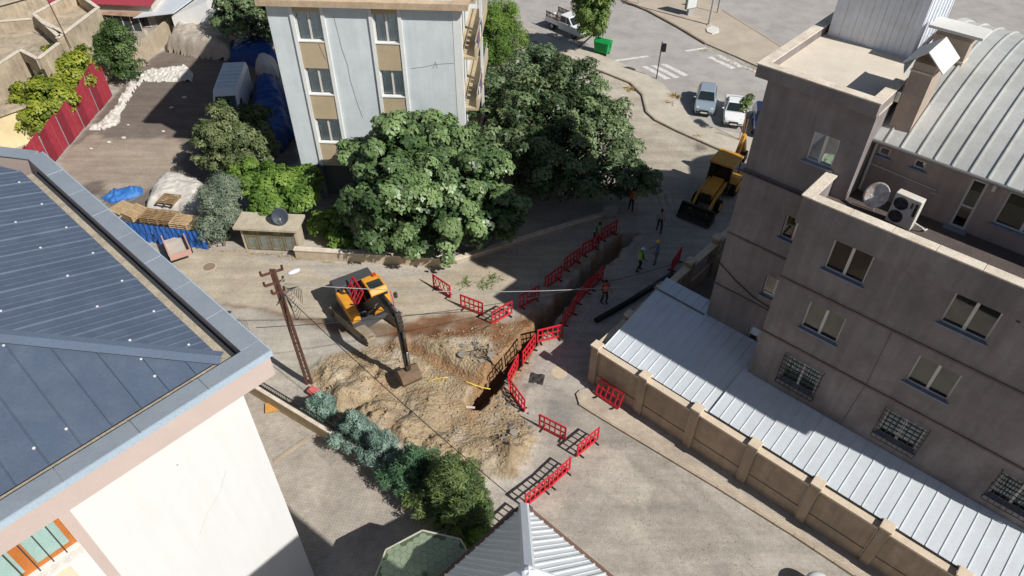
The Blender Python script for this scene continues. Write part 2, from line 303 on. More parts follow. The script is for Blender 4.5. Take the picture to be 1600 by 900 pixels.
# loose stones and clods over the dig
def stones(name, n, sampler, smin, smax, m):
    mb = MB(); base = [(1,0,0),(-1,0,0),(0,1,0),(0,-1,0),(0,0,1),(0,0,-1)]; fs = [(0,2,4),(2,1,4),(1,3,4),(3,0,4),(2,0,5),(1,2,5),(3,1,5),(0,3,5)]
    pts = sampler(n); hz = height(pts[:, 0][None], pts[:, 1][None])[0]
    for (x, y), z in zip(pts, hz):
        s = smin+(smax-smin)*random.random()**5; q = Matrix.Rotation(random.random()*6, 3, 'Z') @ Matrix.Rotation(random.random()*6, 3, 'X')
        mb.add([q @ Vector([c*s*random.uniform(.6, 1.2) for c in p]) + Vector((x, y, z+s*.3)) for p in base], fs)
    o = mb.build(name, m, kind='stuff'); return o
def poly_sampler(poly, dens=None):
    P_ = np.array(poly); lo = P_.min(0); hi = P_.max(0)
    def f(n):
        q = rng.random((n*3, 2))*(hi-lo)+lo; k = inpoly(q[:, 0], q[:, 1], poly); d, _ = segdist(q[:, 0], q[:, 1], TR); return q[k & (d > .8)][:n]
    return f
tag(stones('soil_clods', 3000, poly_sampler(DIRT), .006, .085, mat('clod', S(168,146,116), .95, .35, 1.2, .15, 20)), 'loose clods and stones scattered over the dug-up soil', 'rubble')
tag(stones('gravel', 5200, poly_sampler(GRAVEL), .010, .034, mat('gravel_stone', S(168,158,146), .95, .2, 3, .15, 20)), 'fine grey gravel strewn over the street', 'gravel')

mb = MB(); rs = random.Random(5)
for i in range(70):
    k = rs.random(); (cx, cy), sp = (((785+rs.uniform(-12, 22), 615+rs.uniform(-25, 30)), 1) if k < .3 else ((760+rs.uniform(-22, 22), 555+rs.uniform(-18, 18)), 1) if k < .55 else ((690+rs.uniform(-50, 60), 552+rs.uniform(-12, 14)), 1) if k < .75 else ((800+rs.uniform(-40, 30), 670+rs.uniform(-25, 30)), 1))
    g = G(cx, cy); z = gz_at(g[0], g[1])
    if z < -.2: continue
    s_ = .05+.2*rs.random()**2; n = rs.choice((4, 5, 6)); X_ = Matrix.Translation((g[0], g[1], z+.02)) @ Matrix.Rotation(rs.uniform(-.5, .5), 4, 'X') @ Matrix.Rotation(rs.uniform(-.4, .4), 4, 'Y') @ Matrix.Rotation(rs.random()*6, 4, 'Z')
    mb.prism([(s_*rs.uniform(.7, 1.2)*math.cos(2*math.pi*q/n), s_*rs.uniform(.7, 1.2)*math.sin(2*math.pi*q/n)) for q in range(n)], -.02, .05, X_)
tag(mb.build('broken_asphalt', mat('asphalt_chunk', S(138,132,124), .95, .25, 2, .15, 25, .4, 25), kind='stuff'), 'broken grey asphalt chunks strewn round the trench end', 'rubble')
# ---------------------------------------------------------------- roads, pavements
def sheet(name, px, m, z=.006, thick=None, wob=0., pts=None):
    P_ = pts or GP(px); mb = MB()
    if thick: mb.prism(P_, -.05, thick)
    else: mb.add([(x, y, z) for x, y in P_], [tuple(range(len(P_)))])
    o = mb.build(name, m); o['kind'] = 'structure'; return o
asph = mat('asphalt', S(172,166,159), .9, .1, .25, .12, 40, .25, 60, c2=S(146,141,135), c2amt=.6)
paver = mat('pavement', S(186,167,146), .9, .14, .5, .1, 30, .2, 40, c2=S(164,146,126))
kerbm = mat('kerb_stone', S(176,160,140), .9, .15, 1, .12, 30)
MR = GP([(700,-60),(765,5),(850,52),(905,72),(950,92),(1030,132),(1062,160),(1086,196),(1160,214),(1250,250),(1500,250),(2100,120),(2200,-60)])
road = sheet('main_road', None, asph, .006, pts=MR)
SWP = GP([(838,52),(875,66),(905,75),(950,92),(1000,113),(1036,133),(1060,160),(1084,194),(1160,212),(1240,245),(1240,262),(1150,246),(1060,207),(1024,189),(1010,176),(1004,150),(985,131),(940,113),(900,97),(862,80),(830,62)])
sheet('sidewalk', None, mat('old_pavement', S(192,182,166), .92, .15, .5, .12, 30, .3, 30, c2=S(174,162,144)), thick=.12, pts=SWP)
ISL = GP([(972,2),(1012,18),(1060,44),(1103,70),(1150,90),(1198,112),(1215,92),(1222,77),(1180,50),(1128,18),(1080,-25),(1000,-40)])
isl = sheet('traffic_island', None, mat('island_paving', S(184,170,152), .92, .12, .4, .1, 30, .2, 30, c2=S(170,156,138)), thick=.14, pts=ISL)
def kerb(name, px, w=.16, h=.17, seg=1.0, m=kerbm, pts=None):
    P_ = pts or GP(px); par = thing(name, '', ''); del par['label']; del par['category']; par['kind'] = 'structure'
    for a, b in zip(P_[:-1], P_[1:]):
        a = Vector(a); b = Vector(b); Ln = (b-a).length; k = max(1, round(Ln/seg)); d = (b-a)/k
        for i in range(k):
            p = a+d*(i+.01); q = a+d*(i+.99); MB().bar((p.x, p.y, h/2-.02+random.uniform(-.008, .008)), (q.x, q.y, h/2-.02), w, h+.04).build('kerb_stone', m, par, bevel=.012)
    return par
kerb('kerb', [(972,2),(1012,18),(1060,44),(1103,70)], m=mat('dark_kerb', S(138,124,108), .9, .2, 1, .15, 30), w=.22)
kerb('kerb', [(1222,77),(1180,50),(1128,18)])
kerb('kerb', [(862,80),(900,97),(940,113),(985,131),(1004,150),(1010,176),(1024,189),(1060,207),(1150,246)], h=.15, m=mat('worn_kerb', S(160,147,130), .95, .25, 1, .2, 25))
paint_m = mat('road_paint', S(222,219,212), .8, .12, 1.5, .1, 20, .1, c2=S(176,170,162), c2amt=.8)
for q in ([(110,518),(150,515),(338,612),(300,622)], [(183,510),(222,508),(412,602),(375,612)], [(260,500),(300,497),(480,585),(445,597)], [(-100,468),(160,433),(172,443),(-95,482)], [(625,447),(660,440),(850,530),(815,540)], [(692,433),(730,428),(910,518),(875,527)], [(450,393),(610,368),(625,378),(470,404)], [(905,520),(930,522),(1060,575),(1040,578)]):
    MB().add([tuple(G(980+x/5, y/5, .012)) for x, y in q], [(0, 1, 2, 3)]).build('road_marking', paint_m, road)
# paved walkway along the yard wall
WALK = GP([(900,617),(906,611),(918,608),(985,650),(1100,732),(1380,915),(1480,990),(1430,1010),(1335,900),(1240,837),(1120,762),(1000,690),(930,648),(905,632)])
def brick_mat(name, c1, c2, mortar, sc, rot=0.):
    m = bpy.data.materials.new(name); m.use_nodes = True; t = m.node_tree; L = t.links.new; b = t.nodes['Principled BSDF']
    pos = N(t, 'ShaderNodeNewGeometry').outputs['Position']; mp = N(t, 'ShaderNodeMapping'); mp.inputs['Rotation'].default_value = (0, 0, rot); L(pos, mp.inputs[0])
    bt = N(t, 'ShaderNodeTexBrick'); bt.inputs['Scale'].default_value = sc; bt.inputs['Color1'].default_value = (*c1, 1); bt.inputs['Color2'].default_value = (*c2, 1); bt.inputs['Mortar'].default_value = (*mortar, 1); bt.inputs['Mortar Size'].default_value = .022; bt.inputs['Mortar Smooth'].default_value = .5; L(mp.outputs[0], bt.inputs[0])
    cur = bt.outputs[0]
    for s_, lo, hi in ((.6, .85, 1.13), (3, .9, 1.1), (40, .88, 1.1)):
        n = N(t, 'ShaderNodeTexNoise'); n.inputs['Scale'].default_value = s_; n.inputs['Detail'].default_value = 5; L(pos, n.inputs['Vector']); r = N(t, 'ShaderNodeMapRange'); r.inputs[1].default_value = .33; r.inputs[2].default_value = .67; r.inputs[3].default_value = lo; r.inputs[4].default_value = hi; L(n.outputs[0], r.inputs[0])
        x = N(t, 'ShaderNodeMix', data_type='RGBA', blend_type='MULTIPLY'); x.inputs[0].default_value = 1; L(cur, x.inputs[6]); L(r.outputs[0], x.inputs[7]); cur = x.outputs[2]
    L(cur, b.inputs['Base Color']); b.inputs['Roughness'].default_value = .92
    bp = N(t, 'ShaderNodeBump'); bp.inputs['Strength'].default_value = .4; bp.inputs['Distance'].default_value = .02; L(bt.outputs['Fac'], bp.inputs['Height']); bp.invert = True; L(bp.outputs[0], b.inputs['Normal']); return m
sheet('walkway', None, brick_mat('walk_pavers', S(192,178,158), S(184,169,150), S(148,134,118), 2.6, R(42)), thick=.10, pts=WALK)
kerb('kerb', None, pts=[tuple(p) for p in WALK[8:]][::-1] and [WALK[13], WALK[12], WALK[11], WALK[10], WALK[9], WALK[8]], w=.14, h=.12, m=kerbm)
COURT2 = GP([(380,608),(472,640),(560,697),(650,752),(770,860),(860,1150),(480,1150),(330,720)])
sheet('courtyard', None, brick_mat('court_pavers', S(180,170,157), S(172,161,148), S(138,128,116), 2.4, R(-36)), .006, pts=COURT2)
a = G(428,722); b_ = G(480,686); MB().bar((a[0], a[1], .03), (b_[0], b_[1], .03), .16, .07).build('kerb', kerbm)['kind'] = 'structure'
# manholes and patches on the street
def disc(name, px, r, m, z, label, cat, ring=None):
    c = G(*px); mb = MB(); mb.tube([(c[0], c[1], .0), (c[0], c[1], z)], r, 28); o = mb.build(name, m); tag(o, label, cat)
    if ring: mb = MB(); mb.tube([(c[0], c[1], .0), (c[0], c[1], z-.006)], r*1.22, 28); mb.build('collar', ring, o)
disc('manhole_cover', (327,417), .36, mat('old_iron', S(140,124,106), .8, .1, 3, .1, 40), .02, 'round grey manhole cover set in the lane below the blue tarps', 'manhole', mat('concrete_ring', S(196,178,154), .9))
disc('manhole_cover', (874,582), .42, mat('pale_concrete', S(196,178,150), .9, .1, 2), .016, 'round pale concrete manhole cover beside the black rubber mat', 'manhole')
# ================================================================ grey-brown office block on the right
OB = np.array([11.04, 21.30, 0.]); OTH = R(-42.3)
OA = np.array([math.cos(OTH), math.sin(OTH), 0]); ON = np.array([-OA[1], OA[0], 0])
def LO(px, py, z): q = G(px, py, z)-OB; return q@OA, q@ON
def W(u, v, z=0.): return OB + u*OA + v*ON + np.array([0, 0, z])
def wall_open(mb, x0, x1, z0, z1, y, ops, depth=.16, flip=1):
    """wall face in the plane y (facing -y) from x0..x1, z0..z1 with real openings and their reveals"""
    xs = sorted({x0, x1, *[o[0] for o in ops], *[o[1] for o in ops]}); zs = sorted({z0, z1, *[o[2] for o in ops], *[o[3] for o in ops]})
    xs = [x for x in xs if x0 <= x <= x1]; zs = [z for z in zs if z0 <= z <= z1]
    for a, b in zip(xs[:-1], xs[1:]):
        for c, d in zip(zs[:-1], zs[1:]):
            mx, mz = (a+b)/2, (c+d)/2
            if any(o[0] < mx < o[1] and o[2] < mz < o[3] for o in ops): continue
            mb.quad((a, y, c), (b, y, c), (b, y, d), (a, y, d))
    for a, b, c, d in ops:
        e = y+depth*flip
        mb.quad((a, y, c), (a, e, c), (a, e, d), (a, y, d)); mb.quad((b, y, c), (b, y, d), (b, e, d), (b, e, c))
        mb.quad((a, y, c), (b, y, c), (b, e, c), (a, e, c)); mb.quad((a, y, d), (a, e, d), (b, e, d), (b, y, d))
stucco = mat('brown_stucco', S(140,132,130), .93, .24, .35, .08, 30, .25, 45, streak=.12, c2=S(120,109,108), c2amt=.5)
stucco_t = mat('terrace_stucco', S(164,147,138), .93, .16, .5, .08, 30, .25, 45, streak=.12)
coping_m = mat('pale_coping', S(220,208,190), .9, .12, 1.2, .12, 20, .2, 25, c2=S(180,160,138), c2amt=.5)
upvc = mat('white_upvc', S(214,208,200), .45, .04, 2, .02, 30, 0)
sill_m = mat('grey_marble_sill', S(132,136,150), .5, .1, 4, .05, 30, 0)
glz = glass_mat('window_glass', (.55, .6, .55), .5); dark_room = mat('dark_room', S(44,47,38), .95, .2, 2)
blind_m = mat('pale_blind', S(176,168,140), .9, .1, 1.5, .05, 30)
def window(par, x0, x1, z0, z1, y, depth=.16, leaves=2, fw=.06, fm=None, back=None, sill=True, sm_=None, gm=None, Tm=None):
    fm = fm or upvc; f = MB(Tm); e = y+depth; a = .045
    f.box(x0, x1, e-a, e, z0, z0+fw); f.box(x0, x1, e-a, e, z1-fw, z1); f.box(x0, x0+fw, e-a, e, z0+fw, z1-fw); f.box(x1-fw, x1, e-a, e, z0+fw, z1-fw)
    for i in range(1, leaves): xm = x0+(x1-x0)*i/leaves; f.box(xm-fw*.9, xm+fw*.9, e-a-.012, e-.002, z0+fw, z1-fw)
    wn = f.build('window', fm, par)
    for i in range(leaves):
        a0 = x0+(x1-x0)*i/leaves+fw; a1 = x0+(x1-x0)*(i+1)/leaves-fw
        MB(Tm).quad((a0, e-.02, z0+fw), (a1, e-.02, z0+fw), (a1, e-.02, z1-fw), (a0, e-.02, z1-fw)).build('pane', gm or glz, wn)
    MB(Tm).box(x0, x1, e+.16, e+.2, z0, z1).build('curtain' if back else 'room', back or dark_room, wn)
    s_ = MB(Tm); s_.quad((x0, e, z0), (x1, e, z0), (x1, e+.16, z0), (x0, e+.16, z0)); 
    if sill: MB(Tm).box(x0-.1, x1+.1, y-.09, y+depth-a-.003, z0-.05, z0+.012).build('sill', sm_ or sill_m, wn)
    return wn
OBR = thing('office_building', 'tall grey-brown rendered block with roof terrace and curved metal roof', 'building', OB, OTH)
cols_u = [(1.1, 2.6), (5.37, 6.87), (9.65, 11.15)]
ops = [(a, b, z, z+1.45) for a, b in cols_u for z in (10.33, 7.15, 3.95)]
mb = MB(); wall_open(mb, -.3, 13, 0, 12.02, 0., ops)
mb.quad((-.3, 0, 0), (-.3, 0, 12.02), (-.3, 1.7, 12.02), (-.3, 1.7, 0)); mb.quad((13, 0, 0), (13, 16, 0), (13, 16, 14.6), (13, 0, 12.02)); mb.quad((13, 16, 0), (-.3, 16, 0), (-.3, 16, 14.6), (13, 16, 14.6))
mb.build('wall', stucco, OBR)
for a, b in cols_u:
    window(OBR, a, b, 10.33, 11.78, 0.); window(OBR, a, b, 7.15, 8.6, 0., back=blind_m)
    g = window(OBR, a, b, 3.95, 5.4, 0., back=mat('pale_green_curtain', S(150,165,150), .9, .1, 3))
    gr = MB(); bx0, bx1, bz0, bz1, by = a-.1, b+.1, 3.82, 5.5, -.2
    for i in range(9): x = bx0+(bx1-bx0)*i/8; gr.box(x-.014, x+.014, by-.014, by+.014, bz0, bz1)
    for i in range(8): z = bz0+(bz1-bz0)*i/7; gr.box(bx0, bx1, by-.011, by+.011, z-.011, z+.011)
    for x in (bx0, bx1):
        for z in (bz0, (bz0+bz1)/2, bz1): gr.box(x-.012, x+.012, by, 0, z-.012, z+.012)
    gr.build('window_grille', mat('black_iron', S(42,40,40), .6, .1, 5), OBR)
for z in (9.05, 5.95): MB().box(-.33, 13, -.05, .02, z, z+.09).build('ledge', mat('dark_ledge', S(118,104,100), .9, .2, 1), OBR)
# terrace parapet, floor, rooftop flat
MB().box(-.36, 13, -.36, -.04, 11.98, 13.16).build('parapet', stucco, OBR); MB().box(-.36, -.06, -.04, 1.66, 11.98, 13.16).build('parapet', stucco, OBR)
for k in range(9): MB().box(-.1+k*1.46, -.1+(k+1)*1.46-.012, -.42, .02, 13.16, 13.22+.004*(k % 2)).build('coping', coping_m, OBR, bevel=.015)
MB().box(-.42, .02, -.42, 1.68, 13.163, 13.227).build('coping', coping_m, OBR, bevel=.015)
MB().box(-.06, 13, -.04, 2.8, 11.9, 12.3).build('terrace_floor', mat('bitumen', S(92,82,78), .95, .2, 1, .2, 20, .4, 15), OBR)
# stair tower
tops = [(-1.35, -.32, z, z+h) for z, h in ((13.3, 1.25), (9.55, 1.15), (6.3, 1.15), (3.1, 1.2))]
mb = MB(); wall_open(mb, -3.55, .55, 0, 16., 1.7, tops)
mb.quad((-3.55, 1.7, 0), (-3.55, 1.7, 16), (-3.55, 10, 16), (-3.55, 10, 0)); mb.quad((.55, 1.7, 11.9), (.55, 10, 11.9), (.55, 10, 16), (.55, 1.7, 16)); mb.quad((.55, 10, 0), (-3.55, 10, 0), (-3.55, 10, 16), (.55, 10, 16))
mb.build('tower_wall', stucco, OBR)
for i, (a, b, z0, z1) in enumerate(tops): window(OBR, a, b, z0, z1, 1.7, back=(blind_m if i in (2,) else None))
for z in (11.9, 8.6, 5.6): MB().box(-3.58, .2 if z > 12 else -.3, 1.65, 1.72, z, z+.08).build('ledge', mat('dark_ledge', S(118,104,100)), OBR); 
MB().box(-3.95, .6, 1.35, 1.67, 15.98, 16.46).build('parapet', stucco, OBR); MB().box(-3.95, -3.63, 1.67, 9.9, 15.98, 16.46).build('parapet', stucco, OBR); MB().box(.28, .6, 1.67, 3.6, 15.98, 16.46).build('parapet', stucco, OBR)
for q in ((-3.99, .64, 1.31, 1.71), (-3.99, -3.59, 1.713, 9.9), (.24, .64, 1.713, 3.6)): MB().box(q[0], q[1], q[2], q[3], 16.46, 16.515).build('coping', coping_m, OBR, bevel=.012)
MB().box(-3.63, .6, 1.67, 9.9, 15.9, 16.1).build('tower_roof', mat('roof_screed', S(214,202,184), .95, .1, .8, .06, 25, .15), OBR)
MB().box(-3.8, .3, 1.5, 1.66, 11.86, 11.9).build('ledge', mat('dark_ledge', S(118,104,100)), OBR)
# white sheet-metal room on the tower roof
wm = mat('white_sheet', S(226,230,238), .45, .05, .8, .04, 20, .05, 20, metal=.1, c2=S(190,188,184), c2amt=.3)
for k in range(7):
    x = -3.5+k*.474; mb = MB(); mb.box(x, x+.462, 6.5, 6.58, 16.1, 19.6); mb.box(x+.2, x+.24, 6.47, 6.5, 16.1, 19.6); mb.build('metal_panel', wm, OBR)
for k in range(7):
    y = 6.6+k*.5; mb = MB(); mb.box(-.26, -.18, y, y+.488, 16.1, 19.6); mb.box(-.18, -.14, y+.2, y+.28, 16.1, 19.6); mb.build('metal_panel', wm, OBR)
MB().box(-3.5, -.26, 6.6, 10.0, 16.1, 19.55).build('metal_room', wm, OBR); MB().box(-3.6, -.1, 6.42, 10.1, 19.6, 19.68).build('room_roof', wm, OBR)
# penthouse
pops = [(3.97, 4.5, 12.32, 14.34), (5.16, 6.9, 13.02, 14.34), (.78, 1.2, 13.95, 14.3), (2.05, 2.47, 13.95, 14.3), (8.6, 10.2, 13.02, 14.34)]
mb = MB(); wall_open(mb, .55, 13, 12.3, 14.66, 2.8, pops, .12); mb.build('penthouse_wall', stucco_t, OBR)
window(OBR, 5.16, 6.9, 13.02, 14.34, 2.8, .12, back=blind_m); window(OBR, 8.6, 10.2, 13.02, 14.34, 2.8, .12)
for a in (.78, 2.05): window(OBR, a, a+.42, 13.95, 14.3, 2.8, .12, 1, .07)
d = MB(); d.box(3.97, 4.5, 2.86, 2.9, 12.32, 12.4); d.box(3.97, 4.5, 2.86, 2.9, 14.26, 14.34); d.box(3.97, 4.05, 2.86, 2.9, 12.4, 14.26); d.box(4.42, 4.5, 2.86, 2.9, 12.4, 14.26); d.box(4.05, 4.42, 2.86, 2.9, 13.2, 13.27)
dr = d.build('door', upvc, OBR); MB().box(4.05, 4.42, 2.885, 2.895, 12.4, 13.2).build('pane', glz, dr); MB().box(4.05, 4.42, 2.885, 2.895, 13.27, 14.26).build('pane', glz, dr); MB().box(3.97, 4.5, 2.97, 3.0, 12.32, 14.34).build('curtain', blind_m, dr)
MB().box(3.85, 4.62, 2.55, 2.8, 12.3, 12.36).build('doorstep', sill_m, OBR)
MB().tube([(.66, 2.74, 12.4), (.66, 2.74, 14.6)], .05, 8).build('downpipe', upvc, OBR)
MB().tube([(.66, 2.76, 13.55), (1.9, 2.76, 13.5), (3.1, 2.76, 13.45), (3.2, 2.76, 13.35), (3.0, 2.76, 13.3)], .018, 6).build('cable', upvc, OBR)
mb = MB(); mb.box(5.02-.36, 5.02-.26, 2.66, 2.8, 14.2, 14.5); mb.build('flood_lamp', upvc, OBR)
# curved roof: one sheet per seam bay
VR, VY, VZ = 10.8, 8.7, 5.85   # radius, axis y, axis z
def vp(t, r=VR): return (VY-r*math.sin(t), VZ+r*math.cos(t))
ts = [R(35.3)-i*R(70.5)/22 for i in range(23)]
vault_m = mat('galvanised_roof', S(206,206,200), .42, .10, .35, .05, 12, .05, 10, metal=.25, c2=S(176,174,166), c2amt=.55)
bay = MB(); bw = .58
for t0, t1 in zip(ts[:-1], ts[1:]):
    a, b = vp(t0), vp(t1); bay.quad((0, *a), (bw, *a), (bw, *b), (0, *b)); a2, b2 = vp(t0, VR+.06), vp(t1, VR+.06)
    bay.quad((0, *a2), (.05, *a2), (.05, *b2), (0, *b2)); bay.quad((0, *a), (0, *a2), (0, *b2), (0, *b)); bay.quad((.05, *a2), (.05, *a), (.05, *b), (.05, *b2))
proto = bay.build('roof_sheet', vault_m, OBR); proto.location = (.35, 0, 0)
for k in range(1, 22): o = proto.copy(); col.objects.link(o); o.location = (.35+k*bw, 0, 0)
mb = MB(); n_ = [vp(t) for t in ts]; mb.add([(.36, y, z-.02) for y, z in n_] + [(.36, n_[-1][0], 12), (.36, n_[0][0]+.5, 12)], [tuple(range(len(n_)+2))]); mb.build('gable_wall', stucco_t, OBR)
MB().tube([(.3, 2.42, 14.63), (13, 2.42, 14.63)], .07, 8).build('gutter', mat('grey_gutter', S(120,118,116), .5, .1, 3), OBR)
mb = MB()
for t0, t1 in zip(ts[:-1], ts[1:]): a, b = vp(t0, VR+.07), vp(t1, VR+.07); mb.quad((.12, *a), (.42, *a), (.42, *b), (.12, *b)); c, d = vp(t0, VR-.1), vp(t1, VR-.1); mb.quad((.12, *a), (.12, *b), (.12, *d), (.12, *c))
mb.build('verge_trim', mat('white_trim', S(206,204,198), .5, .05, 2), OBR)
MB().box(2.6+2, 9, 14.6, 18.2, 12, 15.6).build('rear_block', stucco, OBR)
mb = MB(); pr = [(14.6+3.6*i/12, 15.6+1.65*math.sin(math.pi*i/12)) for i in range(13)]; mb.add([(x, y, z) for x in (2.6, 9) for y, z in pr], [tuple(range(13)), tuple(range(25, 12, -1))] + [(i, i+1, 14+i, 13+i) for i in range(12)]); mb.build('rear_vault', vault_m, OBR)
MB().box(4.6, 9, 18.2, 22.4, 0, 14.6).build('rear_block', stucco, OBR)
mb = MB(); pr = [(18.25+4.1*i/12, 14.6+.95*math.sin(math.pi*i/12)) for i in range(13)]; mb.add([(x, y, z) for x in (2.7, 9) for y, z in pr], [tuple(range(13)), tuple(range(25, 12, -1))] + [(i, i+1, 14+i, 13+i) for i in range(12)]); mb.build('rear_vault', vault_m, OBR)
MB().tube([(-3.58, 1.66, 6.9), (-2.6, 1.66, 6.35), (-1.6, 1.66, 5.95), (-.3, 1.66, 5.75)], .02, 6).build('cable', mat('black_iron', (0, 0, 0)), OBR); MB().tube([(4.2, -.012, 9.0), (4.25, -.012, 6.1), (4.1, -.012, 3.4)], .012, 5).build('cable', mat('dark_ledge', (0, 0, 0)), OBR); MB().tube([(7.3, -.06, 11.9), (7.32, -.14, 11.75)], .06, 8).build('spout', mat('rusty_spout', S(110,74,58), .8), OBR)
# chimneys
chm = mat('chimney_render', S(176,158,144), .95, .15, .8, .1, 25, .3, 25); capm = mat('white_cap', S(214,211,204), .6, .04, 2, .03)
c = MB().box(.75, 1.47, 3.0, 4.2, 14.6, 17.5).build('chimney', chm, OBR); MB().box(.72, 1.5, 2.97, 4.23, 17.16, 17.22).build('band', coping_m, c)
MB().add([(.45, 2.75, 17.45), (1.11, 2.75, 18.0), (1.77, 2.75, 17.45), (.45, 4.45, 17.45), (1.11, 4.45, 18.0), (1.77, 4.45, 17.45), (.45, 2.75, 17.41), (1.11, 2.75, 17.95), (1.77, 2.75, 17.41), (.45, 4.45, 17.41), (1.11, 4.45, 17.95), (1.77, 4.45, 17.41)], [(0,1,4,3),(1,2,5,4),(6,9,10,7),(7,10,11,8),(0,6,7,1),(1,7,8,2),(3,4,10,9),(4,5,11,10),(0,3,9,6),(2,8,11,5)]).build('cap', capm, c)
c = MB().box(.35, 1.6, 6.4, 7.0, 15.2, 17.3).build('chimney', chm, OBR); MB().box(.32, 1.63, 6.37, 7.03, 16.5, 16.56).build('band', coping_m, c); MB().box(.1, 1.95, 6.1, 7.2, 17.55, 17.65).build('cap', capm, c)
for x in (.4, 1.5): MB().box(x, x+.08, 6.45, 6.53, 17.3, 17.55).build('post', chm, c)
MB().box(.62, .74, 2.9, 5.5, 16.0, 16.35).build('flashing', mat('white_trim', (0, 0, 0)), OBR)
# air conditioner and dish on the terrace
au, av = LO(1393, 342, 12.3); AC = thing('air_conditioner', 'white twin-fan outdoor air conditioner with rust stains standing on the terrace', 'air conditioner', W(2.62, 1.62, 12.3), OTH+R(-4))
whm = mat('ac_white', S(222,216,206), .5, .06, 2, .03, 20, 0, c2=S(150,92,60), c2amt=.25); MB().box(-.46, .46, -.18, .18, .06, 1.28).build('casing', whm, AC, bevel=.02)
dk = mat('ac_dark', S(52,52,54), .6, .1, 8)
for z in (.38, .93):
    f = MB().tube([(-.17, -.18, z), (-.17, -.195, z)], .25, 24).build('fan_grille', dk, AC); r_ = MB()
    for rr in (.08, .15, .22): r_.tube([(-.17+rr*math.cos(k*.3926), -.2, z+rr*math.sin(k*.3926)) for k in range(17)], .006, 4)
    for k in range(3): r_.bar((-.17, -.2, z), (-.17+.24*math.cos(k*2.1), -.2, z+.24*math.sin(k*2.1)), .012, .03)
    r_.build('guard', mat('ac_guard', S(90, 90, 92), .5), f)
MB().box(.3, .4, -.187, -.18, .62, 1.15).build('badge', mat('ac_badge', S(70,66,66), .6), AC); MB().box(.16, .24, -.187, -.18, .9, 1.12).build('rust_stain', mat('rust', S(128,78,52), .9, .3, 8), AC)
for x in (-.38, .3): MB().box(x, x+.08, -.2, .2, 0, .06).build('foot', dk, AC)
MB().tube([(.46, .05, .3), (.75, .05, .25), (.85, .2, .1), (.85, .4, .05)], .03, 8).build('pipe', mat('white_upvc', (0, 0, 0)), AC)
def dish(name, label, loc, rz, tilt, r, m, mast=.6):
    t = thing(name, label, 'satellite dish', loc, rz); T = Matrix.Translation((0, 0, mast+.1)) @ Matrix.Rotation(tilt, 4, 'X'); mb = MB(T); nu = 24; rings = []
    for j in range(7): q = r*max(j/6, .01); rings.append([(q*math.cos(2*math.pi*k/nu), -.35*(q/r)**2*r*.6, q*1.06*math.sin(2*math.pi*k/nu)) for k in range(nu)])
    mb.loft(rings, False); o = mb.build('reflector', m, t, True); s_ = o.modifiers.new('thick', 'SOLIDIFY'); s_.thickness = .012
    MB(T).tube([(0, -.02, -r*.98), (0, -r*.95, -r*.25)], .014, 6).build('feed_arm', mat('galv', S(170,170,168), .5), t); MB(T).tube([(0, -r*1.02, -r*.2), (0, -r*.88, -r*.28)], .035, 8).build('receiver', mat('white_upvc', (0, 0, 0)), t)
    MB().tube([(0, .12, 0), (0, .1, mast+.1)], .025, 8).build('mast', mat('galv', (0, 0, 0)), t); return t
dish('satellite_dish', 'white satellite dish with a brown rust blotch beside the air conditioner', W(1.55, 1.75, 12.3), OTH+R(-18), R(-35), .46, mat('rusty_dish', S(226,222,214), .5, .08, 1, .04, 20, 0, c2=S(150,90,52), c2amt=.9))

# ================================================================ yard wall with pillars
YW = thing('boundary_wall', 'long tan concrete boundary wall with capped pillars round the office yard', 'wall', OB, OTH)
tan_m = mat('tan_render', S(176,158,138), .93, .14, .7, .1, 25, .25, 35, streak=.12, c2=S(146,130,114), c2amt=.45); tan_cap = mat('tan_cap', S(212,194,170), .9, .12, 1.5, .1, 25, .2, 30)
def pillar(x, y, h=2.66):
    p = MB().box(x-.2, x+.2, y-.2, y+.2, 0, h).build('pillar', tan_m, YW, bevel=.012); MB().box(x-.25, x+.25, y-.25, y+.25, h, h+.12).build('pillar_cap', tan_cap, p, bevel=.02)
YY = -2.93; PX = [-6.64+2.82*i for i in range(8)]
for x in PX: pillar(x, YY)
for a, b in zip(PX[:-1], PX[1:]):
    MB().box(a+.21, b-.21, YY-.06, YY+.1, .78, 2.42).build('wall_panel', tan_m, YW); MB().box(a+.21, b-.21, YY-.10, YY+.1, 0, .76).build('wall_base', tan_m, YW)
    MB().box(a+.2, b-.24, YY-.17, YY+.2, 2.42, 2.54).build('coping', tan_cap, YW, bevel=.015)
    MB().tube([(b-.235, YY-.12, .2), (b-.235, YY-.12, 2.4)], .018, 6).build('conduit', upvc, YW)
PY = [YY+2.86*i for i in range(1, 6)]
for y in PY: pillar(-6.72, y)
for k, (a, b) in enumerate(zip([YY]+PY[:-1], PY)):
    MB().box(-6.86, -6.62, a+.21, b-.21, 0, 2.3 if k < 2 else .9).build('wall_panel', tan_m, YW); MB().box(-6.92, -6.5, a+.25, b-.25, 2.3, 2.42).build('coping', tan_cap, YW, bevel=.015)
    if k >= 2:
        r_ = MB()
        for i in range(13): y = a+.3+(b-a-.6)*i/12; r_.box(-6.75, -6.72, y-.012, y+.012, .9, 2.3)
        r_.build('railing', mat('dark_red_iron', S(84,50,46), .6, .1, 4), YW)
MB().box(-6.6, 14, 2.6, 12, .012, .03).build('yard_floor', mat('yard_concrete', S(130,120,110), .95, .2, .6, .1, 25, .3, 20))['kind'] = 'structure'
bpy.data.objects['yard_floor'].location = OB; bpy.data.objects['yard_floor'].rotation_euler = (0, 0, OTH)
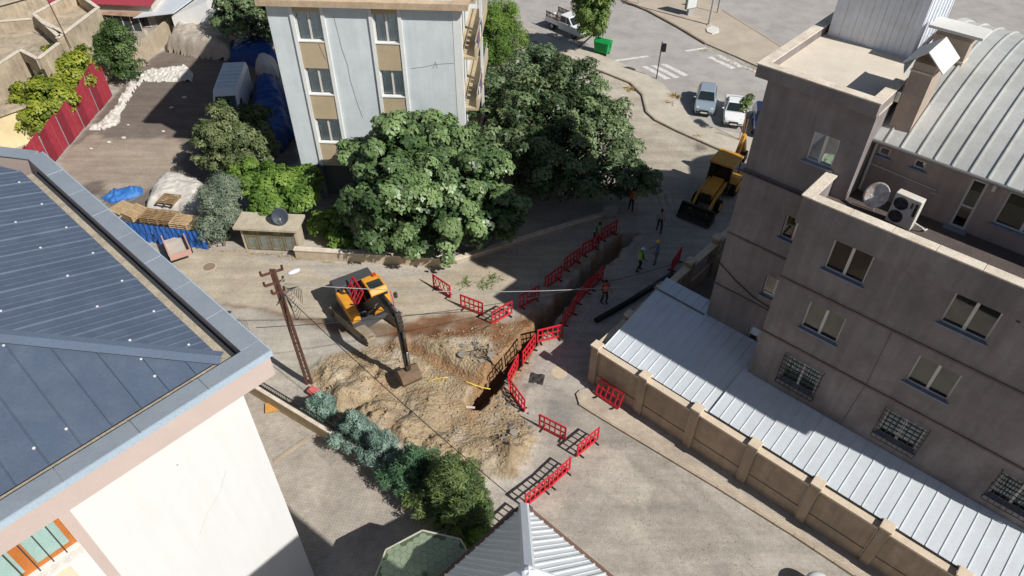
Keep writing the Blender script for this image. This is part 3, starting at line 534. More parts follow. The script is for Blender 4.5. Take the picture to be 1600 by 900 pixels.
# lean-to roof of folded sheets
LR = thing('lean_to_roof', 'pale corrugated metal lean-to roof between the wall and the office', 'roof', OB, OTH)
sheet_m = mat('lean_sheet', S(224,229,232), .38, .04, .5, .04, 15, .04, 10, metal=.2, c2=S(200,200,198), c2amt=.3)
def lz(y): return 2.62+(y+2.75)*.21
def lean(x, wd, y1, dz=0., y0=-2.75):
    mb = MB(); prof = [(0, 0), (.004, .03), (.03, .03), (.036, 0)]
    prof.append((wd+.002, 0)); A_ = [(x+p, y0, lz(y0)+z+dz) for p, z in prof]; B_ = [(x+p, y1, lz(y1)+z+dz) for p, z in prof]; n = len(prof)
    mb.add(A_+B_, [(i, i+1, n+i+1, n+i) for i in range(n-1)]); mb.build('roof_sheet', sheet_m, LR)
x = -6.4; wd = .49
while x < 12.6:
    lean(x, wd, 2.5 if x < -3.9 else 1.69 if x < -.5 else -.01, 0 if x < -.55 else .07); x += wd
MB().box(-6.55, -3.6, 1.55, 1.62, lz(1.6)+.0, lz(1.6)+.06).build('lap_trim', mat('grey_gutter', (0, 0, 0)), LR)
MB().box(-6.45, 13, -2.72, -2.66, 2.45, 2.6).build('fascia', mat('grey_gutter', (0, 0, 0)), LR)
for u in np.arange(-6.3, 13, 2.4): MB().box(u, u+.06, -2.66, -2.6, 0, 2.5).build('post', mat('galv', (0, 0, 0)), LR)
MB().bar((-6.4, 2.4, lz(2.4)-.08), (-3.6, 2.4, lz(2.4)-.08), .06, .12).build('beam', mat('galv', (0, 0, 0)), LR)
# ================================================================ white house with the dark metal roof (left foreground)
HO = np.array([-6.77, 13.36, 0.]); HTH = R(48.0)
H = thing('white_house', 'white house with dark blue-grey standing seam hip roof behind a parapet', 'house', HO, HTH)
wall_w = mat('white_render', S(222,221,217), .9, .02, .5, .015, 20, .1, 40, streak=.025)
band_m = mat('taupe_band', S(196,178,168), .9, .05, .8, .04, 25, .12, 40)
HX, HY = -15., 15.2
wx0 = -9.4; ops = [(wx0, -6.14, 10.12, 11.66)]
mb = MB(); wall_open(mb, HX+.8, -.8, 0, 12.45, .8, ops, .22); mb.quad((-.8, .8, 0), (-.8, HY-.8, 0), (-.8, HY-.8, 12.45), (-.8, .8, 12.45)); mb.quad((HX+.8, .8, 0), (HX+.8, .8, 12.45), (HX+.8, HY-.8, 12.45), (HX+.8, HY-.8, 0)); mb.quad((HX+.8, HY-.8, 0), (HX+.8, HY-.8, 12.45), (-.8, HY-.8, 12.45), (-.8, HY-.8, 0)); mb.build('wall', wall_w, H)
MB().box(-6.12, -5.86, .72, .80, 2, 12.4).build('pilaster', band_m, H); MB().box(HX+.8, -6.121, .74, .80, 11.66, 12.42).build('lintel_band', band_m, H)
fx = MB(); e = .96
wood = mat('orange_wood', S(186,112,54), .55, .15, 2, .1, 30, .1, 40)
fx.box(wx0, -6.14, e, e+.07, 10.12, 10.24); fx.box(wx0, -6.14, e, e+.07, 11.56, 11.66)
for x in (wx0, -7.4, -8.6, -6.28): fx.box(x, x+.14 if x != -7.4 else x+.3, e-.01, e+.06, 10.24, 11.56)
wn = fx.build('window', wood, H); cur = mat('teal_blind', S(168,190,184), .8, .05, 3)
for a, b in ((-7.1, -6.28), (-8.46, -7.4), (-9.26, -8.6)):
    MB().quad((a, e+.03, 10.24), (b, e+.03, 10.24), (b, e+.03, 11.56), (a, e+.03, 11.56)).build('pane', glass_mat('clear_glass', (.93, .96, .95), .16), wn); MB().box(a, b, e+.055, e+.07, 10.24, 11.56).build('blind', cur, wn)
for x in np.arange(-9.2, -6.3, .34): MB().box(x, x+.03, .82, .85, 10.14, 11.64).build('bar', mat('dark_bar', S(70,66,64), .6), wn)
MB().box(wx0-.1, -6.16, .62, .95, 10.0, 10.115).build('sill', mat('marble', S(220,214,206), .5, .12, 6, .1, 20), wn)
MB().box(wx0+.3, -6.6, .77, .80, 8.6, 9.7).build('panel', mat('beige_panel', S(226,208,180), .9, .05), H)
# parapet ring with fascia, metal coping in lengths, gutter
for q in ((HX, 0, 0, .5), (-.5, 0, .5, HY), (HX, HX+.5, .5, HY)): MB().box(q[0], q[1], q[2], q[3], 12.4, 13.36).build('parapet', band_m, H)
MB().box(HX+.5, -.5, .5, HY-.5, 12.38, 12.42).build('ceiling_slab', band_m, H)
zinc = mat('zinc_coping', S(168,176,182), .38, .06, .7, .05, 12, .04, 8, metal=.35, c2=S(150,160,168), c2amt=.4)
def coping_run(x0, x1, y0, y1, n, ax):
    for i in range(n):
        a = i/n; b = (i+1)/n-.0006
        if ax == 'x': q = (x0+(x1-x0)*a, x0+(x1-x0)*b, y0, y1)
        else: q = (x0, x1, y0+(y1-y0)*a, y0+(y1-y0)*b)
        MB().box(min(q[:2]), max(q[:2]), q[2], q[3], 13.36, 13.41+.003*(i % 2)).build('coping', zinc, H, bevel=.012)
coping_run(.05, HX, -.05, .52, 8, 'x'); coping_run(-.52, .05, .523, HY+.05, 8, 'y'); coping_run(HX-.05, HX+.52, .523, HY+.05, 8, 'y')
for k in range(3):   # the parapet turns off at an angle behind
    a = Vector((-.24, HY+.02, 0))+Vector((-.515, .857, 0))*(k*1.6+.05); b = a+Vector((-.515, .857, 0))*1.59; MB().bar(a+Vector((0, 0, 12.88)), b+Vector((0, 0, 12.88)), .5, .96).build('parapet', band_m, H); MB().bar(a+Vector((0, 0, 13.386)), b+Vector((0, 0, 13.386)), .58, .05).build('coping', zinc, H, bevel=.012)
for q in ((HX, .08, -.08, -.05), (.05, .08, -.05, HY+.05)): MB().box(q[0], q[1], q[2], q[3], 13.2, 13.405).build('drip_edge', mat('pale_zinc', S(196,214,228), .35, .04, 1, metal=.3), H)
gut = mat('dark_gutter', S(62,64,66), .6, .15, 2); debris = mat('gutter_silt', S(172,160,140), .95, .25, 3, .2, 20)
for q in ((HX+.5, -.5, .5, .95), (-.95, -.5, .95, HY-.5), (HX+.5, HX+.95, .95, HY-.5)): MB().box(q[0], q[1], q[2], q[3], 12.9, 13.0).build('gutter', gut, H)
MB().tube([(-2.1, .797, 9.1), (-2.5, .797, 8.4), (-3.1, .797, 7.9), (-3.6, .797, 7.2)], .006, 4).build('crack', mat('hair_crack', S(176,172,166), .9), H); MB().tube([(-3.2, .79, 10.6), (-3.2, .8, 10.6)], .03, 8).build('mark', mat('hair_crack', (0, 0, 0)), H)
MB().box(-.97, -.70, .74, HY-.6, 13.0, 13.07).build('gutter_silt', debris, H); MB().box(HX+.9, -.98, .74, .95, 13.0, 13.08).build('gutter_silt', debris, H)
roof_m = mat('slate_blue_sheet', S(92,104,122), .42, .08, .5, .05, 14, .05, 10, metal=.2, c2=S(118,128,142), c2amt=.35); dust_m = roof_m
RS = .30; E0 = .93; ZR = 13.13; RX_ = HX/2
def rz_(d): return ZR+RS*(d-E0)
scr = mat('white_screw', S(235,235,232), .5)
def rpanel(pts, nrm_ribs, name='roof_panel'):
    mb = MB(); 
    mb.add([p for p in pts], [tuple(range(len(pts)))]); 
    for a, b, h, wdt in nrm_ribs:
        a = Vector(a); b = Vector(b)
        if (b-a).length < .15: continue
        d = (b-a).normalized(); s_ = d.cross(Vector((0, 0, 1))).normalized()*wdt; u = Vector((0, 0, h))
        mb.add([a-s_, a-s_*.5+u, a+s_*.5+u, a+s_, b-s_, b-s_*.5+u, b+s_*.5+u, b+s_], [(0,1,5,4),(1,2,6,5),(2,3,7,6),(0,3,2,1)])
    return mb.build(name, roof_m, H)
# right plane (seams run up along -x)
ye = 18.4; k = 0; y = E0; d0 = lambda yy: E0+max(0, yy-HY+.3)*.6
screw = MB()
while y < ye-.01:
    y2 = min(y+1.0, ye); lim = lambda yy: max(min(yy, -RX_), E0)
    def pt(yy, d): return (-d, yy, rz_(d))
    pts = [pt(y, d0(y)), pt(y2, d0(y2)), pt(y2, lim(y2)), pt(y, lim(y))]
    ribs = [(pt(y, d0(y)), pt(y, lim(y)), .045, .035)] + [(pt(y+f, d0(y+f)), pt(y+f, lim(y+f)), .014, .05) for f in (.33, .66) if y+f < ye]
    rpanel(pts, ribs); k += 1
    for d in np.arange(E0+.4+1.1*(k%2), lim(y)-.2, 3.1): screw.tube([(-d, y, rz_(d)+.04), (-d, y, rz_(d)+.058)], .036, 8)
    y = y2
# front plane (seams run up along +y)
x = -E0
while x > HX+E0+.01:
    x2 = max(x-.78, HX+E0); lim = lambda xx: max(min(-xx, xx-HX, -RX_), E0)
    def pt(xx, d): return (xx, d, rz_(d)+.004)
    rpanel([pt(x, E0), pt(x, lim(x)), pt(x2, lim(x2)), pt(x2, E0)], [(pt(x, E0), pt(x, lim(x)), .06, .022)])
    if lim(x) > 2 and random.random() < .6: screw.tube([(x-.06, 1.5, rz_(1.5)+.03), (x-.06, 1.5, rz_(1.5)+.05)], .04, 8); screw.tube([(x-.05, lim(x)-.35, rz_(lim(x)-.35)+.03), (x-.05, lim(x)-.35, rz_(lim(x)-.35)+.05)], .035, 8)
    x = x2
screw.build('roof_screws', scr, H, kind='stuff')
for pl in ([(HX+E0, E0), (HX+E0, 18.4), (RX_, 18.4), (RX_, -RX_)],):
    MB().add([(a, b, rz_(max(E0, min(-a, b, a-HX)))) for a, b in pl], [tuple(range(len(pl)))]).build('roof_panel', roof_m, H)
mb = MB()
for s_ in (0,):
    a = Vector((-E0, E0, ZR+.03)); b = Vector((RX_, -RX_, rz_(-RX_)+.03)); d = (b-a).normalized(); t_ = Vector((1, 1, 0)).normalized()*.24
    mb.add([a-t_+Vector((0,0,-.0)), a+Vector((0,0,.07)), a+t_, b-t_, b+Vector((0,0,.07)), b+t_], [(0,1,4,3),(1,2,5,4)])
mb.build('hip_cap', mat('hip_cap', S(110,122,140), .4, .06, .6, metal=.2), H)
vb = MB().box(-9.6, -8.3, 8.3, 9.6, 14.5, 15.75).build('roof_vent', mat('vent_white', S(236,232,224), .6, .05), H); MB().box(-9.8, -8.1, 8.1, 9.8, 15.75, 15.83).build('vent_cap', mat('vent_cap', S(168,148,128), .8, .15, 3), vb)

# ================================================================ grey apartment block
GO = np.array([-13.59, 39.06, 0.]); GTH = R(-3.0)
GB = thing('apartment_building', 'pale grey apartment block with beige window panels and side balconies', 'building', GO, GTH)
greyr = mat('pale_grey_render', S(214,220,222), .92, .05, .5, .04, 30, .15, 40, streak=.05, c2=S(186,190,190), c2amt=.3); beige = mat('beige_render', S(186,168,138), .92, .1, .8, .06, 30, .15, 40); whitep = mat('white_pilaster', S(226,226,222), .85, .05, 1)
GW, GD, ZT, ZB = 10.28, 13., 13.3, 3.02
gws = [(a, b, z, z+1.62) for a, b in ((1.52, 2.98), (5.9, 7.24)) for z in (11.24, 7.98, 4.72)]
mb = MB(); wall_open(mb, 0, GW, ZB, ZT, 0., gws, .14); mb.quad((0, 0, ZB), (GW, 0, ZB), (GW, GD, ZB), (0, GD, ZB)); mb.quad((0, 0, ZB), (0, GD, ZB), (0, GD, ZT), (0, 0, ZT)); mb.quad((GW, 0, ZB), (GW, 0, ZT), (GW, GD, ZT), (GW, GD, ZB)); mb.quad((0, GD, ZB), (GW, GD, ZB), (GW, GD, ZT), (0, GD, ZT)); mb.build('wall', greyr, GB)
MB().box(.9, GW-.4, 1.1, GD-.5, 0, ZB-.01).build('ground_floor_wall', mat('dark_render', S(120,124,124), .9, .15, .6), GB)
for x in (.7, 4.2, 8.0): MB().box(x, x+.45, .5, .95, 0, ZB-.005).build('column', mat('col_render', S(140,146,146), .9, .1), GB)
curt = mat('white_curtain', S(214,220,220), .9, .05, 2, .1, 12)
for a, b, z0, z1 in gws:
    window(GB, a, b, z0, z1, 0., .14, 2, .06, back=None, sm_=whitep, gm=glass_mat('clear_glass', (.93, .96, .95), .16))
    cm = MB(); nn = 40
    for i in range(nn):
        if 16 < i < 21: continue
        x0 = a+.08+(b-a-.16)*i/nn; x1 = a+.08+(b-a-.16)*(i+1)/nn; y0 = .17+.022*math.sin(i*1.7); y1 = .17+.022*math.sin((i+1)*1.7); cm.quad((x0, y0, z0+.03), (x1, y1, z0+.03), (x1, y1, z1-.05), (x0, y0, z1-.05))
    cm.build('curtain', curt, GB)
for a, b in ((1.52, 2.98), (5.9, 7.24)):
    for x in (a-.24, b+.02): MB().box(x, x+.2, -.10, 0, 3.06, ZT-.02).build('pilaster', whitep, GB)
    for z0, z1 in ((9.62, 11.17), (6.36, 7.9), (3.1, 4.65), (12.88, 13.26)): MB().box(a-.03, b+.01, -.045, .0, z0, z1).build('spandrel_panel', beige, GB)
MB().box(-.35, GW+.9, -.45, GD+.4, ZT, ZT+.34).build('eave', mat('eave_render', S(192,170,142), .92, .15, 1, .1, 20, c2=S(150,128,106), c2amt=.5), GB)
MB().box(0, GW, .02, GD-.1, ZT+.345, 16.7).build('upper_wall', greyr, GB); MB().box(-.5, GW+.6, -.5, GD+.3, 16.7, 17.1).build('roof_slab', beige, GB)
for pts in ([(3.7, 12.7), (3.78, 11.6), (3.86, 10.9), (4.02, 9.9), (4.1, 8.9), (4.3, 7.4), (4.45, 6.5)], [(7.7, 9.75), (8.4, 9.85), (9.2, 10.05), (10.2, 10.15)], [(9.0, 9.8), (9.15, 10.2), (9.25, 9.8)], [(2.6, 11.1), (2.7, 10.6), (2.85, 10.2)]):
    MB().tube([(x_+random.uniform(-.03, .03), -.004 if x_ > 3 else -.05, z_) for x_, z_ in pts], .011, 4).build('crack', mat('crack', S(92,92,90), .9), GB)
MB().box(GW, GW+.45, -.02, .5, ZB, ZT-.005).build('corner_pier', whitep, GB)
# side balconies
red = [mat('laundry_red', S(196,48,52), .9, .1, 3), mat('laundry_white', S(222,218,214), .9, .1, 3), mat('laundry_blue', S(92,110,140), .9, .1, 3)]
for lv in range(4):
    z = 3.3+lv*3.26; bal = MB().box(GW+.002, GW+1.15, 1.2, 8.6, z, z+.16).build('balcony', beige, GB)
    pr = MB(); pr.box(GW+1.02, GW+1.15, 1.2, 8.6, z+.16, z+.75); pr.build('balcony_front', beige, bal)
    rl = MB()
    for y in np.arange(1.25, 8.6, .32): rl.box(GW+1.07, GW+1.1, y, y+.03, z+.75, z+1.1)
    rl.box(GW+1.06, GW+1.11, 1.2, 8.6, z+1.1, z+1.14); rl.build('railing', mat('galv', (0, 0, 0)), bal)
    MB().box(GW-.02, GW+.012, 2.2, 4.4, z+.2, z+2.2).build('balcony_door', mat('dark_pane', S(70,76,78), .2, .1, 3), GB)
    MB().box(GW+1.0, GW+1.16, 4.7, 4.95, z+.75, z+3.1).build('balcony_post', whitep, GB)
    for i in range(4):
        y = 1.6+i*.75+random.random()*.3; MB().box(GW+1.155, GW+1.18, y, y+.45, z+.45, z+1.12).build('laundry', red[(i+lv) % 3], bal)
# ================================================================ old concrete houses, top left
conc = mat('old_concrete', S(186,170,146), .95, .2, .5, .12, 20, .35, 18, streak=.15, c2=S(140,126,108), c2amt=.6); creamw = mat('cream_wall', S(224,204,160), .92, .1, .6, .06, 25, streak=.08)
def pxblock(name, label, cat, pz, z1, m, z0=0., parapet=None, pm=None):
    P_ = [tuple(G(x, y, z1)[:2]) for x, y in pz]; c = np.mean(P_, 0); t = thing(name, label, cat, (c[0], c[1], 0)); Q = [(x-c[0], y-c[1]) for x, y in P_]
    MB().prism(Q, z0, z1-(parapet or 0)).build('wall', m, t)
    if parapet:
        n = len(Q)
        for i in range(n):
            a = Vector((*Q[i], 0)); b = Vector((*Q[(i+1) % n], 0)); d = (b-a).normalized(); s_ = Vector((-d.y, d.x, 0)); ctr = Vector((0, 0, 0))
            if (ctr-(a+b)/2).dot(s_) < 0: s_ = -s_
            mid = s_*.1; up = Vector((0, 0, z1-parapet/2)); MB().bar(a+mid+up+d*.001, b+mid+up-d*.205, .2, parapet).build('parapet', pm or m, t); up = Vector((0, 0, z1+.03)); MB().bar(a+mid+up-d*.03, b+mid+up-d*.24, .3, .07).build('coping', coping_m, t)
    return t, Q
d1, q1 = pxblock('concrete_house', 'old bare concrete house with walled roof terrace behind the yellow-green bushes', 'house', [(92,60),(155,12),(118,-14),(50,22)], 5.4, conc, parapet=1.0)
MB().tube([tuple(np.array([q1[0][0]+.3, q1[0][1]+.5, 4.4])), (q1[0][0]-.2, q1[0][1]+.8, 9.2)], .04, 6).build('antenna_pole', mat('rusty_pole', S(96,72,60), .7), d1)
d2, q2 = pxblock('concrete_house', 'weathered flat-roofed house with cream lower wall beside the red fence', 'house', [(-12,108),(34,78),(62,92),(110,55),(60,28),(-90,40),(-90,125)], 5.0, conc, parapet=.8)
a = Vector((*q2[0], 0)); b = Vector((*q2[1], 0)); d = (b-a).normalized(); nn = Vector((d.y, -d.x, 0))
def on_face(t, a, d, nn, s0, s1, z0, z1, off, m, name, par=None):
    p = a+d*s0+nn*off; q = a+d*s1+nn*off; return MB().bar(p+Vector((0, 0, (z0+z1)/2)), q+Vector((0, 0, (z0+z1)/2)), .06, z1-z0).build(name, m, par or t)
Ld = (Vector(q2[1])-Vector(q2[0])).length
on_face(d2, a, d, nn, .05, Ld*.62, .1, 2.7, .02, creamw, 'cream_wall'); 
for s0 in (.4, 2.0):
    w_ = on_face(d2, a, d, nn, s0, s0+1.1, 1.0, 2.3, .05, upvc, 'window'); on_face(d2, a, d, nn, s0+.1, s0+.52, 1.1, 2.2, .075, mat('dark_pane', (0, 0, 0)), 'pane', w_); on_face(d2, a, d, nn, s0+.58, s0+1.0, 1.1, 2.2, .075, mat('dark_pane', (0, 0, 0)), 'pane', w_)
a = Vector((*q2[1], 0)); b = Vector((*q2[2], 0)); d = (b-a).normalized(); nn = Vector((d.y, -d.x, 0)); w_ = on_face(d2, a, d, nn, .5, 1.9, 2.3, 3.6, .03, mat('pale_blue', S(184,200,204), .9, .1), 'shutter')
# long house with red sheet roof, top edge
e0 = G(40, 3, 3.2); e1 = G(236, 11, 3.2); rr = thing('red_roof_house', 'long low house with corrugated dark red metal roof behind the concrete terrace', 'house', (e0+e1)/2*np.array([1, 1, 0]), heading(e0, e1)); Lh = np.linalg.norm(e1-e0)
MB().box(-Lh/2+.2, Lh/2-.2, .35, 6, 0, 3.2).build('wall', mat('grey_block', S(186,178,166), .95, .15, .8, .1, 20, .3, 12), rr)
redm = mat('red_sheet', S(158,66,76), .55, .08, .8, .05, 14, .05, 20); nP = 22
for i in range(nP):
    x0 = -Lh/2+Lh*i/nP; x1 = -Lh/2+Lh*(i+1)/nP; mb = MB(); mb.quad((x0, 0, 3.25), (x1, 0, 3.25), (x1, 4.5, 4.5), (x0, 4.5, 4.5)); mb.bar((x0+.04, 0, 3.28), (x0+.04, 4.5, 4.53), .06, .05); mb.bar((x0+(x1-x0)/2, 0, 3.265), (x0+(x1-x0)/2, 4.5, 4.515), .06, .03); mb.build('roof_sheet', redm, rr)
for x in (Lh/2-6.2, Lh/2-2.4): w_ = MB().box(x, x+1.6, .30, .36, 1.2, 2.5).build('window', upvc, rr); MB().box(x+.1, x+.76, .285, .31, 1.3, 2.4).build('pane', mat('dark_pane', (0, 0, 0)), w_); MB().box(x+.84, x+1.5, .285, .31, 1.3, 2.4).build('pane', mat('dark_pane', (0, 0, 0)), w_)
e0 = G(246, 22, 2.6); e1 = G(322, 24, 2.6); ww = thing('white_shed', 'small white gabled outbuilding with grey sheet roof beyond the block wall', 'shed', e0*np.array([1, 1, 0]), 0.)
MB().prism([(1.2, 0), (4.6, .4), (4.6, 6), (1.2, 6)], 0, [2.4, 3.6, 3.6, 2.4]).build('wall', wall_w, ww); MB().add([(-2.2, -.3, 2.3), (1.6, -.3, 2.75), (4.6, 6, 3.9), (-1.0, 6, 3.2)], [(0, 1, 2, 3)]).build('roof', sheet_m, ww).modifiers.new('t', 'SOLIDIFY').thickness = .06
# block wall
def wallrun(name, label, pa, pb, h, th, m, rows=0, ztop=False):
    a = G(*pa); b = G(*pb); t = thing(name, label, 'wall', a, heading(a, b)); Ln = np.linalg.norm(b-a)
    if rows:
        bh = h/rows; nb = max(1, int(Ln/.42))
        for r in range(rows):
            for i in range(nb+(r % 2)):
                x0 = max(0, (i-(r % 2)*.5)*Ln/nb); x1 = min(Ln, (i+1-(r % 2)*.5)*Ln/nb); o = MB().box(x0+.006, x1-.006, -th/2+random.uniform(-.006, .006), th/2, r*bh+.006, (r+1)*bh-.004).build('block', m, t)
    else:
        MB().box(0, Ln, -th/2, th/2, 0, h).build('wall_body', m, t); MB().box(-.05, Ln+.05, -th/2-.06, th/2+.06, h, h+.09).build('coping', coping_m, t, bevel=.012)
    return t
wallrun('block_wall', 'grey concrete block wall at the head of the soil yard', (211,112), (272,58), 1.8, .2, mat('cblock', S(178,164,142), .95, .15, 1.5, .12, 20, .3, 20), 8)
wallrun('block_wall', 'long low block wall behind the covered heaps', (272,58), (372,56), 1.1, .2, mat('cblock', (0, 0, 0)), 5)
# red fence
RF = thing('sheet_fence', 'tall dark red corrugated sheet fence along the soil yard', 'fence', (-33., 41., 0), R(90)); y0 = 0.
fhs = [2.5, 2.45, 2.5, 2.4, 2.5, 2.55, 2.5, 2.6, 2.7, 2.65, 2.8, 2.95, 3.2, 3.3, 2.5]; wds = [.86]*15
fred2 = mat('fence_red_dark', S(132,46,58), .5, .1, 1.2, .05, 16, .03, 20); fred = mat('fence_red', S(156,52,64), .5, .08, 1.2, .05, 16, .03, 20, c2=S(170,74,84), c2amt=.5)
for i, (h, wd) in enumerate(zip(fhs, wds)):
    mb = MB(); prof = []; n = 8
    for k in range(n): a = y0+wd*k/n; s_ = wd/n; prof += [(a, 0), (a+s_*.5, 0), (a+s_*.6, .03), (a+s_*.9, .03)]
    prof.append((y0+wd+.02, 0)); dy = .07*((i*7) % 3)/2; z0 = .05; v0 = [(p, q+dy, z0) for p, q in prof]; v1 = [(p, q+dy, h+.12*((p-y0)/wd)) for p, q in prof]; m_ = len(prof); mb.add(v0+v1, [(k, k+1, m_+k+1, m_+k) for k in range(m_-1)]); o = mb.build('sheet', [fred, fred2][(i*5) % 3 == 0], RF); o.modifiers.new('t', 'SOLIDIFY').thickness = .01
    MB().box(y0-.02, y0+.03, .05, .1, 0, h-.1).build('post', mat('galv', (0, 0, 0)), RF); y0 += wd
# ================================================================ street shed with mesh doors, low walls
sh = thing('meter_shed', 'small shed with thick concrete slab roof and wire mesh doors', 'shed', (-16.5, 34.1, 0), R(-4)); slab = mat('slab_concrete', S(188,176,154), .95, .15, .8, .12, 20, .3, 15, c2=S(150,140,122)); MB().box(-.25, 3.7, -.35, 1.3, 1.75, 1.93).build('roof_slab', slab, sh, bevel=.02)
MB().box(0, 3.4, .9, 1.1, 0, 1.75).build('back_wall', slab, sh); MB().box(-.02, .12, 0, 1.0, 0, 1.75).build('side_wall', slab, sh); MB().box(3.3, 3.44, 0, 1.0, 0, 1.75).build('side_wall', slab, sh)
for i in range(4):
    x0 = .14+i*.79; d = MB(); d.box(x0, x0+.04, -.02, .02, .05, 1.72); d.box(x0+.74, x0+.78, -.02, .02, .05, 1.72); d.box(x0, x0+.78, -.02, .02, .05, .09); d.box(x0, x0+.78, -.02, .02, 1.68, 1.72); dd = d.build('mesh_door', mat('door_frame', S(120,104,80), .7, .2, 3), sh)
    ms = MB()
    for k in range(1, 8): ms.box(x0+k*.097, x0+k*.097+.012, -.008, .008, .09, 1.68)
    for k in range(1, 16): ms.box(x0+.04, x0+.74, -.01, .006, .09+k*.1, .102+k*.1)
    ms.build('mesh', mat('mesh_wire', S(168,156,120), .7, .15, 3), dd); MB().box(x0+.06, x0+.72, .2, .5, .05, .75+.25*(i % 2)).build('blue_board', mat('blue_board', S(104,150,176), .8, .2, 2), sh); MB().box(x0+.04, x0+.74, .52, .54, .05, 1.7).build('backing', mat('mesh_back', S(196,186,156), .9, .1), sh)
dish('satellite_dish', 'dark grey satellite dish on the concrete shed roof', (-13.95, 34.3, 1.93), R(20), R(-30), .5, mat('dark_dish', S(56,62,72), .5, .1, 2), .35)
wallrun('garden_wall', 'low beige rendered wall under the big leafy tree', (464,402), (690,416), .65, .25, mat('beige_wall', S(190,174,150), .95, .15, .8, .1, 20, streak=.1))
wallrun('garden_wall', 'low rendered wall in deep shade beside the lane', (694,416), (950,338), .3, .25, mat('beige_wall', (0, 0, 0)))

# lean-to porch and tin scraps between the houses
pc_ = G(196, 62); PO = thing('porch', 'glazed white-framed porch below the red roof', 'porch', (pc_[0], pc_[1], 0), R(-8)); MB().box(-2.2, 2.2, 0, 2.4, 0, .9).build('dwarf_wall', mat('grey_block', (0, 0, 0)), PO)
for k in range(6): MB().box(-2.2+k*.85, -2.12+k*.85, 0, .08, .9, 2.3).build('post', upvc, PO)
MB().box(-2.25, 2.25, -.03, .1, 2.3, 2.4).build('rail', upvc, PO); MB().box(-2.2, 2.15, .03, .05, .9, 2.3).build('pane', mat('dark_pane', (0, 0, 0)), PO); MB().add([(-2.4, -.3, 2.4), (2.4, -.3, 2.4), (2.4, 2.6, 2.9), (-2.4, 2.6, 2.9)], [(0, 1, 2, 3)]).build('roof', mat('rust_sheet', S(168,140,116), .8, .25, 1.5, c2=S(140,84,70)), PO)
st_ = G(130, 20, 4.4); rmx = thing('roof_room', 'small concrete stair room on the far house roof', 'shed', (*G(25, 18, 4.)[:2], 0), R(-40)); MB().box(-2.4, 2.4, -2, 2, 0, 5.6).build('wall', conc, rmx); MB().box(-2.6, 2.6, -2.2, 2.2, 5.6, 5.75).build('roof_slab', slab, rmx)
bk2 = thing('concrete_house', 'low rendered annex at the edge of the yard beside the cream wall', 'house', (*G(-5, 215, 0)[:2], 0), R(-40)); MB().box(-5, 2.6, -3, 2.5, 0, 2.6).build('wall', creamw, bk2); MB().box(-5.1, 2.8, -3.2, 2.7, 2.6, 2.75).build('roof_slab', conc, bk2); w_ = MB().box(.2, 1.6, -3.05, -2.98, .9, 2.1).build('window', upvc, bk2); MB().box(.3, .85, -3.07, -3.04, 1, 2).build('pane', mat('dark_pane', (0, 0, 0)), w_); MB().box(.95, 1.5, -3.07, -3.04, 1, 2).build('pane', mat('dark_pane', (0, 0, 0)), w_)
# ================================================================ vegetation
bark = mat('bark', S(112,98,84), .95, .25, 3, .2, 20, .5, 20)
def leaf_mesh(name, P, Nn, size, m, parent, k=1, asp=.55, tilt=.5, seed=1, tone=None, droop=.25):
    """P: leaf cluster centres, Nn: cluster normals. k leaves fan out of each centre"""
    r = np.random.default_rng(seed); n = len(P); P = np.repeat(P, k, 0); Nn = np.repeat(Nn, k, 0); n2 = n*k
    Nn = Nn/np.linalg.norm(Nn, axis=1, keepdims=True); rv = r.normal(size=(n2, 3)); T = rv-(rv*Nn).sum(1, keepdims=True)*Nn; T /= np.linalg.norm(T, axis=1, keepdims=True)
    D = T+Nn*(tilt*(r.random((n2, 1))-.25)); D /= np.linalg.norm(D, axis=1, keepdims=True); B = np.cross(D, Nn); B /= np.linalg.norm(B, axis=1, keepdims=True)+1e-9
    U = np.cross(B, D); l = size*(.65+.7*r.random((n2, 1))); w_ = l*asp*.5; o = P+D*l*(.05 if k > 1 else -.5)
    a = o; b = o+D*l*.5+B*w_+U*l*.08; c = o+D*l-U*l*droop; d = o+D*l*.5-B*w_+U*l*.08
    V = np.stack([a, b, c, d], 1).reshape(-1, 3); me = bpy.data.meshes.new(name); me.vertices.add(len(V)); me.vertices.foreach_set('co', V.ravel().astype(np.float32))
    me.loops.add(n2*4); me.loops.foreach_set('vertex_index', np.arange(n2*4, dtype=np.int32)); me.polygons.add(n2); me.polygons.foreach_set('loop_start', (np.arange(n2)*4).astype(np.int32)); me.update(calc_edges=True)
    at = me.attributes.new('tone', 'FLOAT', 'POINT'); tn = np.repeat(tone, k) if tone is not None else r.random(n2); tn = np.clip(tn+.25*(r.random(n2)-.5), 0, 1); at.data.foreach_set('value', np.repeat(tn, 4).astype(np.float32))
    return link(name, me, m, parent)
